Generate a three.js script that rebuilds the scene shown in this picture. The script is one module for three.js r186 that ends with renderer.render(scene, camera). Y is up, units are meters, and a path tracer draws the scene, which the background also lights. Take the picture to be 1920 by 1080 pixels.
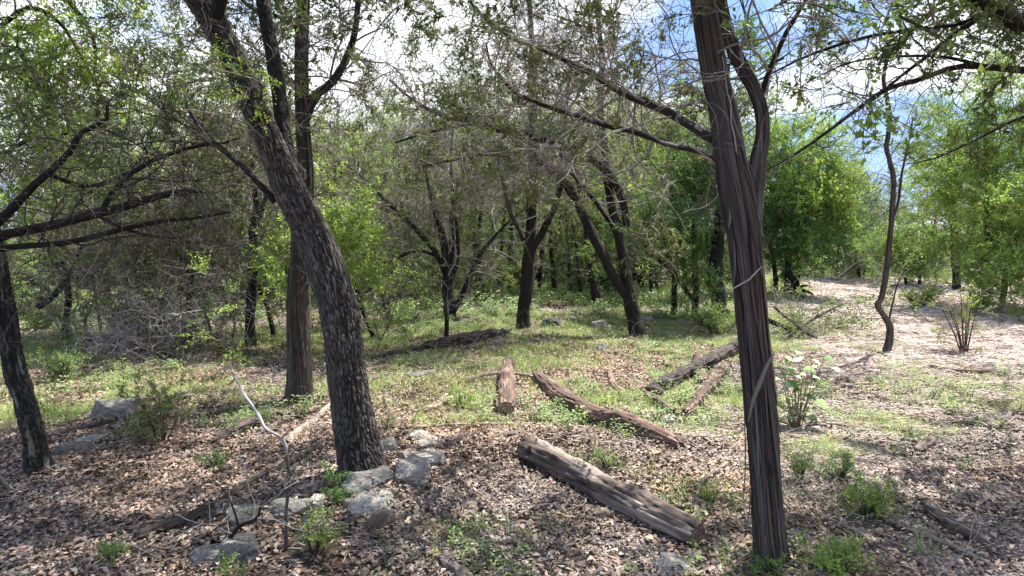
import * as THREE from 'three';
import { mergeGeometries } from 'three/addons/utils/BufferGeometryUtils.js';

// ---------------------------------------------------------------- camera, sky, sun, exposure
const scene = new THREE.Scene();
const FOV = 50, PITCH = -1.978 * Math.PI / 180, EYE = new THREE.Vector3(0, 1.6, 0);
const camera = new THREE.PerspectiveCamera(FOV, 16 / 9, 0.05, 900);
camera.position.copy(EYE); camera.rotation.set(PITCH, 0, 0);
const SUN_DIR = new THREE.Vector3(0.34, 0.9, -0.3).normalize();
const SUN_I = 5, SKY_I = 0.8, EXPOSURE = 3.0;
const V = (x = 0, y = 0, z = 0) => new THREE.Vector3(x, y, z);

// seeded random and noise
function rng(seed) { let a = seed >>> 0; return () => { a = (a + 0x6D2B79F5) | 0; let t = Math.imul(a ^ (a >>> 15), 1 | a); t = (t + Math.imul(t ^ (t >>> 7), 61 | t)) ^ t; return ((t ^ (t >>> 14)) >>> 0) / 4294967296; }; }
let R = rng(12345);
const rr = (a, b) => a + (b - a) * R();
const clamp = (x, a = 0, b = 1) => x < a ? a : x > b ? b : x;
const lerp = (a, b, t) => a + (b - a) * t;
const sstep = (a, b, x) => { const t = clamp((x - a) / (b - a)); return t * t * (3 - 2 * t); };
function h3(x, y, z) { let h = Math.imul(x, 374761393) + Math.imul(y, 668265263) + Math.imul(z, 2147483647 ^ 0x5bd1e995); h = Math.imul(h ^ (h >>> 13), 1274126177); h ^= h >>> 16; return (h >>> 0) / 4294967296; }
const fade = t => t * t * (3 - 2 * t);
function vn(x, y, z) {
  const xi = Math.floor(x), yi = Math.floor(y), zi = Math.floor(z), u = fade(x - xi), v = fade(y - yi), w = fade(z - zi);
  const l = (a, b, t) => a + (b - a) * t;
  return l(l(l(h3(xi, yi, zi), h3(xi + 1, yi, zi), u), l(h3(xi, yi + 1, zi), h3(xi + 1, yi + 1, zi), u), v),
    l(l(h3(xi, yi, zi + 1), h3(xi + 1, yi, zi + 1), u), l(h3(xi, yi + 1, zi + 1), h3(xi + 1, yi + 1, zi + 1), u), v), w) * 2 - 1;
}
function fbm(x, y, z, o = 4) { let s = 0, a = 0.5; for (let i = 0; i < o; i++) { s += a * vn(x, y, z); x *= 2.03; y *= 2.03; z *= 2.03; a *= 0.5; } return s; }
const mod = (a, n) => ((a % n) + n) % n;
function pn(x, y, px, py, s = 0) { const xi = Math.floor(x), yi = Math.floor(y), u = fade(x - xi), v = fade(y - yi); const H = (i, j) => h3(mod(i, px), mod(j, py), s); return lerp(lerp(H(xi, yi), H(xi + 1, yi), u), lerp(H(xi, yi + 1), H(xi + 1, yi + 1), u), v) * 2 - 1; }
function pfbm(x, y, px, py, o = 4, s = 0) { let t = 0, a = 0.5; for (let i = 0; i < o; i++) { t += a * pn(x, y, px, py, s + i); x *= 2; y *= 2; px *= 2; py *= 2; a *= 0.5; } return t; }
function wor(x, y, px, py, s = 0) {
  const xi = Math.floor(x), yi = Math.floor(y); let f1 = 9, f2 = 9, id = 0;
  for (let j = -1; j <= 1; j++) for (let i = -1; i <= 1; i++) {
    const a = mod(xi + i, px), b = mod(yi + j, py), dx = xi + i + 0.15 + 0.7 * h3(a, b, s) - x, dy = yi + j + 0.15 + 0.7 * h3(a, b, s + 7) - y, d = dx * dx + dy * dy;
    if (d < f1) { f2 = f1; f1 = d; id = h3(a, b, s + 13); } else if (d < f2) f2 = d;
  }
  return [Math.sqrt(f1), Math.sqrt(f2), id];
}

// sky: pale blue with broken white cloud, brighter towards the sun
function makeSky() {
  const W = 1024, H = 512, d = new Float32Array(W * H * 4);
  for (let j = 0; j < H; j++) for (let i = 0; i < W; i++) {
    const el = ((j + 0.5) / H - 0.5) * Math.PI, az = ((i + 0.5) / W) * 2 * Math.PI - Math.PI;
    const x = Math.cos(el) * Math.cos(az), y = Math.sin(el), z = Math.cos(el) * Math.sin(az);
    const e = Math.max(y, 0), s = Math.max(0, x * SUN_DIR.x + y * SUN_DIR.y + z * SUN_DIR.z);
    const hz = Math.pow(1 - e, 3);
    let c = [lerp(0.10, 0.33, hz), lerp(0.22, 0.45, hz), lerp(0.52, 0.66, hz)];
    const glow = 0.25 * Math.pow(s, 6) + 0.3 * Math.pow(s, 40);
    c = c.map(v => v + glow);
    const k = 1 / (e + 0.28), n = fbm(x * k * 1.5 + 29.42, z * k * 1.5 + 31.14, y * 1.2, 6) + 0.14;
    const cl = sstep(0.0, 0.3, n) * 0.95;
    const cb = 0.62 + 0.22 * s + 0.2 * fbm(x * k * 4, z * k * 4, 5, 3);
    c = [lerp(c[0], cb, cl), lerp(c[1], cb * 1.01, cl), lerp(c[2], cb * 1.05, cl)];
    if (y < 0) { const g = sstep(0, -0.12, y); c = [lerp(c[0], 0.1, g), lerp(c[1], 0.1, g), lerp(c[2], 0.07, g)]; }
    const o = (j * W + i) * 4; d[o] = c[0]; d[o + 1] = c[1]; d[o + 2] = c[2]; d[o + 3] = 1;
  }
  const t = new THREE.DataTexture(d, W, H, THREE.RGBAFormat, THREE.FloatType);
  t.mapping = THREE.EquirectangularReflectionMapping; t.magFilter = THREE.LinearFilter; t.minFilter = THREE.LinearFilter; t.needsUpdate = true;
  return t;
}
const sky = makeSky();
scene.background = sky; scene.environment = sky; scene.backgroundIntensity = SKY_I; scene.environmentIntensity = SKY_I;
const sun = new THREE.DirectionalLight(new THREE.Color(1, 0.955, 0.88), SUN_I);
sun.position.copy(SUN_DIR).multiplyScalar(60).add(V(0, 0, -12)); sun.target.position.set(0, 0, -12);
sun.castShadow = true; sun.shadow.mapSize.set(4096, 4096); sun.shadow.radius = 1;
Object.assign(sun.shadow.camera, { left: -35, right: 35, top: 35, bottom: -35, near: 1, far: 150 });
scene.add(sun, sun.target);
const renderer = new THREE.WebGLRenderer({ antialias: true });
renderer.toneMapping = THREE.LinearToneMapping; renderer.toneMappingExposure = EXPOSURE; renderer.shadowMap.enabled = true;

// ---------------------------------------------------------------- terrain and picture-to-place helpers
const F = 540 / Math.tan(FOV * Math.PI / 360), CP = Math.cos(PITCH), SP = Math.sin(PITCH);
function hgt(x, z) {
  const d = -z, t = clamp(d, -8, 60);
  let y = 0.0432 * (t < 24 ? t : 24 + 12 * (1 - Math.exp(-(t - 24) / 12)));
  const k = 0.35 + 0.65 * sstep(1, 7, Math.abs(d));
  y += k * (0.10 * vn(x * 0.33 + 9, 1.3, z * 0.33) + 0.05 * vn(x * 0.9, 4.2, z * 0.9)) + 0.022 * vn(x * 2.6, 7, z * 2.6) + 0.010 * vn(x * 7, 2, z * 7);
  y += 0.10 * Math.exp(-((x + 0.95) ** 2 + (z + 4.3) ** 2) / 0.5);
  return y;
}
function ray(px, py) { const x = (px - 960) / F, y0 = (540 - py) / F; return V(x, y0 * CP + SP, y0 * SP - CP); }
function at(px, py, depth) { const r = ray(px, py); return r.multiplyScalar(depth / -r.z).add(EYE); }
function gp(px, py) {
  const r = ray(px, py); let t = 0.5, p = V();
  for (let i = 0; i < 2000; i++) { p.copy(r).multiplyScalar(t).add(EYE); if (p.y <= hgt(p.x, p.z)) break; t += Math.max(0.004, 0.4 * (p.y - hgt(p.x, p.z))); if (t > 90) break; }
  p.y = hgt(p.x, p.z); return p;
}
const wide = (w, depth) => w * depth / F;   // metres across w pixels at that depth

// ---------------------------------------------------------------- naming
const taken = {};
function numbered(n) { taken[n] = (taken[n] || 0) + 1; return taken[n] === 1 ? n : n + '_' + String(taken[n] - 1).padStart(3, '0'); }
function tag(o, label, category, group, kind) { if (label) o.userData.label = label; if (category) o.userData.category = category; if (group) o.userData.group = group; if (kind) o.userData.kind = kind; return o; }
function thing(name, label, category, pos, group) { const o = new THREE.Group(); o.name = numbered(name); o.position.copy(pos); tag(o, label, category, group); scene.add(o); return o; }
function part(name, geo, mat, parent, kind) {
  const m = new THREE.Mesh(geo, mat); m.name = name; m.castShadow = m.receiveShadow = true;
  if (kind) m.userData.kind = kind; parent.add(m); return m;
}

// ---------------------------------------------------------------- geometry builder
class GB {
  constructor(origin) { this.p = []; this.n = []; this.c = []; this.u = []; this.i = []; this.o = origin || V(); }
  get count() { return this.p.length / 3; }
  v(x, y, z, nx, ny, nz, r, g, b, u = 0, w = 0) { this.p.push(x - this.o.x, y - this.o.y, z - this.o.z); this.n.push(nx, ny, nz); this.c.push(r, g, b); this.u.push(u, w); return this.p.length / 3 - 1; }
  tri(a, b, c) { this.i.push(a, b, c); }
  geo() {
    const { p, n, i } = this; // faces wound to agree with their normals
    for (let k = 0; k < i.length; k += 3) {
      const a = i[k] * 3, b = i[k + 1] * 3, c = i[k + 2] * 3, ux = p[b] - p[a], uy = p[b + 1] - p[a + 1], uz = p[b + 2] - p[a + 2], vx = p[c] - p[a], vy = p[c + 1] - p[a + 1], vz = p[c + 2] - p[a + 2];
      if ((uy * vz - uz * vy) * (n[a] + n[b] + n[c]) + (uz * vx - ux * vz) * (n[a + 1] + n[b + 1] + n[c + 1]) + (ux * vy - uy * vx) * (n[a + 2] + n[b + 2] + n[c + 2]) < 0) { const t = i[k + 1]; i[k + 1] = i[k + 2]; i[k + 2] = t; }
    }
    const g = new THREE.BufferGeometry();
    g.setAttribute('position', new THREE.Float32BufferAttribute(this.p, 3)); g.setAttribute('normal', new THREE.Float32BufferAttribute(this.n, 3));
    g.setAttribute('color', new THREE.Float32BufferAttribute(this.c, 3)); g.setAttribute('uv', new THREE.Float32BufferAttribute(this.u, 2));
    g.setIndex(this.i); return g;
  }
  // swept tube. f(ang, s, r) -> [radius, r, g, b]; plain radii otherwise. relief normals from finite differences when f is given
  tube(pts, rad, sides, o = {}) {
    const n = pts.length, fr = frames(pts), start = this.count, col = o.color || [0.1, 0.09, 0.08], P = this.p, N = this.n;
    let s = 0; const smooth = !!o.f, circ = 2 * Math.PI * (o.rref || rad[0]), rep = Math.max(1, Math.round(circ / (o.tile || 0.35)));
    const off = o.uoff === undefined ? R() * 3 : o.uoff;
    for (let k = 0; k < n; k++) {
      if (k) s += pts[k].distanceTo(pts[k - 1]);
      const { a, b } = fr[k];
      for (let j = 0; j <= sides; j++) {
        const g = j / sides * Math.PI * 2, ca = Math.cos(g), sa = Math.sin(g), nx = a.x * ca + b.x * sa, ny = a.y * ca + b.y * sa, nz = a.z * ca + b.z * sa;
        let r = rad[k], c = col;
        if (o.f) { const q = o.f(g, s, rad[k], k / (n - 1)); r = q[0]; c = [q[1], q[2], q[3]]; }
        this.v(pts[k].x + nx * r, pts[k].y + ny * r, pts[k].z + nz * r, nx, ny, nz, c[0], c[1], c[2], off + j / sides * rep, s / (o.tileV || 0.7));
      }
    }
    const w = sides + 1;
    for (let k = 0; k < n - 1; k++) for (let j = 0; j < sides; j++) { const q = start + k * w + j; this.i.push(q, q + 1, q + w, q + 1, q + w + 1, q + w); }
    if (smooth) {
      const G = (k, j, c) => P[(start + k * w + j) * 3 + c];
      for (let k = 0; k < n; k++) for (let j = 0; j < sides; j++) {
        const k0 = Math.max(0, k - 1), k1 = Math.min(n - 1, k + 1), j0 = (j + sides - 1) % sides, j1 = (j + 1) % sides;
        const ux = G(k, j1, 0) - G(k, j0, 0), uy = G(k, j1, 1) - G(k, j0, 1), uz = G(k, j1, 2) - G(k, j0, 2), vx = G(k1, j, 0) - G(k0, j, 0), vy = G(k1, j, 1) - G(k0, j, 1), vz = G(k1, j, 2) - G(k0, j, 2);
        let x = uy * vz - uz * vy, y = uz * vx - ux * vz, z = ux * vy - uy * vx; const l = Math.hypot(x, y, z) || 1; x /= l; y /= l; z /= l;
        const q = (start + k * w + j) * 3; N[q] = x; N[q + 1] = y; N[q + 2] = z;
        if (j === 0) { const e = (start + k * w + sides) * 3; N[e] = x; N[e + 1] = y; N[e + 2] = z; }
      }
    }
    if (o.cap !== false) for (const k of [0, n - 1]) { // close the ends
      const t = fr[k].t.clone().multiplyScalar(k ? 1 : -1), cc = o.capColor || col, c0 = this.v(pts[k].x, pts[k].y, pts[k].z, t.x, t.y, t.z, ...cc), base = this.count;
      for (let j = 0; j < sides; j++) { const e = (start + k * w + j) * 3; this.v(P[e] + this.o.x, P[e + 1] + this.o.y, P[e + 2] + this.o.z, t.x, t.y, t.z, ...cc); }
      for (let j = 0; j < sides; j++) { const j1 = (j + 1) % sides; if (k) this.i.push(c0, base + j, base + j1); else this.i.push(c0, base + j1, base + j); }
    }
    return this;
  }
}
function frames(pts) {
  const out = []; let a = null;
  for (let k = 0; k < pts.length; k++) {
    const t = pts[Math.min(k + 1, pts.length - 1)].clone().sub(pts[Math.max(k - 1, 0)]).normalize();
    if (!a) a = Math.abs(t.y) > 0.8 ? V(1, 0, 0) : V(0, 1, 0);
    a = a.clone().addScaledVector(t, -a.dot(t)).normalize();
    out.push({ t, a, b: t.clone().cross(a) });
  }
  return out;
}
// smooth a list of [Vector3, radius] into a denser path
function smoothPath(P, Rr, step) {
  const c = new THREE.CatmullRomCurve3(P, false, 'centripetal'), n = Math.max(4, Math.ceil(c.getLength() / step)), pts = [], rad = [];
  for (let i = 0; i <= n; i++) { const t = i / n, q = t * (P.length - 1), k = Math.min(P.length - 2, Math.floor(q)); pts.push(c.getPoint(t)); rad.push(lerp(Rr[k], Rr[k + 1], q - k)); }
  return { pts, rad };
}

// ---------------------------------------------------------------- textures and materials
function tex(size, fn, srgb) { // fn(u, v) -> [r, g, b] 0..1
  const d = new Uint8Array(size * size * 4);
  for (let j = 0; j < size; j++) for (let i = 0; i < size; i++) { const c = fn(i / size, j / size), o = (j * size + i) * 4; for (let k = 0; k < 3; k++) d[o + k] = clamp(c[k]) * 255; d[o + 3] = 255; }
  const t = new THREE.DataTexture(d, size, size); t.wrapS = t.wrapT = THREE.RepeatWrapping; t.magFilter = THREE.LinearFilter; t.minFilter = THREE.LinearMipmapLinearFilter; t.generateMipmaps = true;
  if (srgb) t.colorSpace = THREE.SRGBColorSpace; t.needsUpdate = true; return t;
}
const fiberH = (u, v) => { const w = 0.5 * pn(u * 3, v * 4, 3, 4, 3); const a = 1 - Math.abs(pn(u * 14 + w * 2, v * 2.0, 14, 2, 5)), b = 1 - Math.abs(pn(u * 34 + w * 3, v * 5, 34, 5, 9)); return clamp(0.55 * a * a + 0.35 * b * b + 0.12 * pfbm(u * 20, v * 40, 20, 40, 2, 4)); };
const plateH = (u, v) => { const w = 0.35 * pn(u * 6, v * 8, 6, 8, 1), q = wor(u * 11 + w, v * 7 + w * 0.6, 11, 7, 2); return clamp(sstep(0.02, 0.34, q[1] - q[0]) * (0.6 + 0.4 * q[2]) + 0.25 * pfbm(u * 30, v * 40, 30, 40, 3, 8)); };
const T = {
  fiberB: tex(512, (u, v) => { const h = fiberH(u, v); return [h, h, h]; }),
  fiberC: tex(512, (u, v) => { const h = fiberH(u, v), g = 0.5 + 0.5 * pfbm(u * 5, v * 3, 5, 3, 4, 2), k = 0.5 + 0.5 * h; return [k * lerp(0.86, 1, g), k * lerp(0.80, 0.98, g), k * lerp(0.76, 0.97, g)]; }, true),
  plateB: tex(512, (u, v) => { const h = plateH(u, v); return [h, h, h]; }),
  plateC: tex(512, (u, v) => { const h = plateH(u, v), g = 0.5 + 0.5 * pfbm(u * 6, v * 5, 6, 5, 4, 2), k = 0.5 + 0.5 * h; return [k * lerp(0.9, 1, g), k * lerp(0.88, 1, g), k * lerp(0.86, 0.98, g)]; }, true),
  rockB: tex(512, (u, v) => { const h = 0.5 + 0.6 * pfbm(u * 8, v * 8, 8, 8, 6, 1) - 0.3 * Math.pow(1 - Math.abs(pfbm(u * 5, v * 5, 5, 5, 4, 9)), 8); return [h, h, h]; }),
  soilC: tex(1024, (u, v) => {
    const n = pfbm(u * 12, v * 12, 12, 12, 6, 1), q = wor(u * 60 + n, v * 60, 60, 60, 3), q2 = wor(u * 34, v * 34 + n, 34, 34, 5); const k = 0.62 + 0.35 * n + 0.3 * (q[2] - 0.5) * sstep(0, 0.3, q[1] - q[0]) + 0.16 * (q2[2] - 0.5), t = q2[2];
    return [k * 1.02, k * lerp(0.88, 0.98, t), k * lerp(0.8, 0.95, t)];
  }, true),
  soilB: tex(1024, (u, v) => { const n = pfbm(u * 12, v * 12, 12, 12, 6, 1), q = wor(u * 60 + n, v * 60, 60, 60, 3), h = 0.45 + 0.35 * n + 0.35 * q[2] * sstep(0, 0.25, q[1] - q[0]); return [h, h, h]; }),
};
const std = (o) => new THREE.MeshStandardMaterial({ vertexColors: true, roughness: 0.95, metalness: 0, side: THREE.DoubleSide, ...o });
const M = {
  cedar: std({ map: T.fiberC, bumpMap: T.fiberB, bumpScale: 0.012 }),
  oak: std({ map: T.plateC, bumpMap: T.plateB, bumpScale: 0.014 }),
  relief: std({ bumpMap: T.fiberB, bumpScale: 0.003 }),
  wood: std({ bumpMap: T.fiberB, bumpScale: 0.004 }),
  twig: std({ roughness: 0.9 }),
  rock: std({ bumpMap: T.rockB, bumpScale: 0.02, roughness: 0.97 }),
  ground: std({ map: T.soilC, bumpMap: T.soilB, bumpScale: 0.015, roughness: 1 }),
  litter: new THREE.MeshPhysicalMaterial({ vertexColors: true, roughness: 0.85, side: THREE.DoubleSide }),
  chip: std({ roughness: 0.95 }),
  leaf: new THREE.MeshPhysicalMaterial({ vertexColors: true, roughness: 0.85, transmission: 0.5, thickness: 0, side: THREE.DoubleSide, specularIntensity: 0.6 }),
  grass: new THREE.MeshPhysicalMaterial({ vertexColors: true, roughness: 0.85, transmission: 0.35, thickness: 0, side: THREE.DoubleSide, specularIntensity: 0.5 }),
  needle: new THREE.MeshPhysicalMaterial({ vertexColors: true, roughness: 0.9, transmission: 0.22, thickness: 0, side: THREE.DoubleSide, specularIntensity: 0.4 }),
};
const YUP = V(0, 1, 0), qTmp = new THREE.Quaternion(), q2Tmp = new THREE.Quaternion(), mTmp = new THREE.Matrix4(), cTmp = new THREE.Color();
// a bag of places for one instanced part
class Bag {
  constructor() { this.m = []; this.c = []; }
  add(p, dir, scale, color, spin = R() * 6.283) { qTmp.setFromUnitVectors(YUP, dir); q2Tmp.setFromAxisAngle(YUP, spin); qTmp.multiply(q2Tmp); this.m.push(new THREE.Matrix4().compose(p, qTmp, typeof scale === 'number' ? V(scale, scale, scale) : scale)); this.c.push(color); return this; }
  build(name, geo, mat, parent, origin) {
    if (!this.m.length) return null;
    const im = new THREE.InstancedMesh(geo, mat, this.m.length); im.name = name; im.userData.kind = 'stuff'; im.castShadow = im.receiveShadow = true;
    this.m.forEach((m, k) => { if (origin) { m = m.clone(); m.elements[12] -= origin.x; m.elements[13] -= origin.y; m.elements[14] -= origin.z; } im.setMatrixAt(k, m); const c = this.c[k]; im.setColorAt(k, cTmp.setRGB(c[0], c[1], c[2])); });
    parent.add(im); return im;
  }
}

// ---------------------------------------------------------------- leaf and twig pieces (shared, instanced)
function leafTo(g, p, dir, up, L, W, bend, col) { // a folded, curled leaf: 4 triangles
  const s = dir.clone().cross(up).normalize(), n = s.clone().cross(dir).normalize();
  const A = p, m = p.clone().addScaledVector(dir, L * 0.48).addScaledVector(n, bend * L * 0.5), l = m.clone().addScaledVector(s, W * 0.5).addScaledVector(n, W * 0.22), r = m.clone().addScaledVector(s, -W * 0.5).addScaledVector(n, W * 0.22), t = p.clone().addScaledVector(dir, L).addScaledVector(n, bend * L * 0.1);
  const c = col, q = [A, l, m, r, t].map(v => g.v(v.x, v.y, v.z, n.x, n.y, n.z, c[0], c[1], c[2]));
  g.i.push(q[0], q[1], q[2], q[0], q[2], q[3], q[1], q[4], q[2], q[2], q[4], q[3]);
}
const rdir = () => { const z = rr(-1, 1), a = rr(0, 6.283), s = Math.sqrt(1 - z * z); return V(s * Math.cos(a), z, s * Math.sin(a)); };
const vary = (c, k) => { const f = 1 + rr(-k, k); return [c[0] * f * (1 + rr(-k, k) * 0.3), c[1] * f, c[2] * f * (1 + rr(-k, k) * 0.4)]; };
// leafy twig about 0.5 m long, growing along +Y
function leafSpray(seed, n, L, W, spread) {
  R = rng(seed); const g = new GB();
  const stems = 4;
  for (let s = 0; s < stems; s++) {
    const d = V(rr(-spread, spread), 1, rr(-spread, spread)).normalize(); let p = V(0, s ? rr(0, 0.12) : 0, 0), pts = [p], len = rr(0.3, 0.5);
    for (let k = 1; k <= 4; k++) { d.add(V(rr(-.25, .25), rr(-.1, .1), rr(-.25, .25))).normalize(); pts.push(p = p.clone().addScaledVector(d, len / 4)); }
    g.tube(pts, [0.004, 0.0035, 0.003, 0.002, 0.0012], 3, { color: [0.55, 0.5, 0.4], cap: false });
    for (let k = 0; k < n / stems; k++) {
      const t = rr(0.6, 4), i = Math.min(3, Math.floor(t)), q = pts[i].clone().lerp(pts[i + 1], t - i).add(V(rr(-.03, .03), rr(-.02, .02), rr(-.03, .03)));
      const dir = rdir().add(V(0, 0.25, 0)).normalize(); leafTo(g, q, dir, rdir().add(V(0, 1.4, 0)).normalize(), L * rr(0.7, 1.2), W * rr(0.75, 1.2), rr(-.25, .25), vary([1, 1, 1], 0.28));
    }
  }
  return g.geo();
}
// juniper spray: a branching shoot set with short scale-leaf tufts
function needleSpray(seed, tufts, bare) {
  R = rng(seed); const g = new GB();
  let p = V(), d = V(0, 1, 0); const main = [p];
  for (let k = 0; k < 6; k++) { d.add(V(rr(-.25, .25), rr(-.1, .1), rr(-.25, .25))).normalize(); main.push(p = p.clone().addScaledVector(d, 0.07)); }
  g.tube(main, [.0045, .004, .0035, .003, .0025, .002, .0015], 3, { color: [0.6, 0.5, 0.45], cap: false });
  for (let s = 0; s < 13; s++) {
    const t = rr(0.5, 6), i = Math.min(5, Math.floor(t)), b = main[i].clone().lerp(main[i + 1], t - i), dd = rdir().add(V(0, .7, 0)).normalize(), len = rr(.06, .16); const e = b.clone().addScaledVector(dd, len);
    if (bare) g.tube([b, b.clone().lerp(e, .5).add(V(rr(-.015, .015), rr(-.015, .015), rr(-.015, .015))), e], [.002, .0018, .001], 3, { color: [0.6, 0.5, 0.45], cap: false });
    for (let k = 0; k < tufts; k++) {
      const q = b.clone().lerp(e, rr(0.15, 1)), td = dd.clone().add(rdir().multiplyScalar(0.8)).normalize(), L = rr(.022, .05), w = rr(.005, .010), c = vary([1, 1, 1], .32), s2 = td.clone().cross(rdir()).normalize();
      const a1 = q.clone().addScaledVector(s2, w), a2 = q.clone().addScaledVector(s2, -w), a3 = q.clone().addScaledVector(td, L), nn = s2.clone().cross(td).normalize();
      const v = [a1, a2, a3].map(x => g.v(x.x, x.y, x.z, nn.x, nn.y, nn.z, ...c)); g.i.push(v[0], v[1], v[2]);
    }
  }
  return g.geo();
}
// bare forked twig about 0.7 m long
function twigSpray(seed) {
  R = rng(seed); const g = new GB();
  const go = (p, d, L, r, lvl) => {
    const n = lvl ? 4 : 7, pts = [p], rad = [r]; d = d.clone();
    for (let k = 1; k <= n; k++) {
      d.add(V(rr(-.4, .4), rr(-.3, .3), rr(-.4, .4))).normalize(); p = p.clone().addScaledVector(d, L / n); pts.push(p); rad.push(Math.max(.0012, r * (1 - .7 * k / n)));
      if (lvl < 2 && (lvl ? R() < .5 : R() < 0.9)) go(p, d.clone().add(rdir().multiplyScalar(1.1)).normalize(), L * rr(.3, .55), rad[k] * .75, lvl + 1);
    }
    const c = vary([1, 1, 1], .2); g.tube(pts, rad, 3, { color: c, cap: false });
  };
  go(V(), V(0, 1, 0), .7, .005, 0); return g.geo();
}
const G = {
  oak: [leafSpray(11, 56, .05, .026, .7), leafSpray(12, 56, .048, .024, .8)],
  elm: [leafSpray(21, 70, .046, .03, .8), leafSpray(22, 70, .044, .03, .9)],
  shrub: [leafSpray(31, 60, .05, .036, .9)],
  juniper: [needleSpray(41, 9, true), needleSpray(42, 9, true)],
  twig: [twigSpray(51), twigSpray(52), twigSpray(53)],
};
// leaf colours, real-world albedo
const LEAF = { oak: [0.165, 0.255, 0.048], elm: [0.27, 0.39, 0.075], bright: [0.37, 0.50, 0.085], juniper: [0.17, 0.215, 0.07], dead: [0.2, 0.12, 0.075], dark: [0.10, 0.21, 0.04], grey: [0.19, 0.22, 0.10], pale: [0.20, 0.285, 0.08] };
const WOOD = { cedar: [0.075, 0.057, 0.047], dark: [0.05, 0.04, 0.034], oak: [0.055, 0.048, 0.042], grey: [0.27, 0.245, 0.225], pale: [0.42, 0.38, 0.34], twig: [0.17, 0.145, 0.125] };

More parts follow.
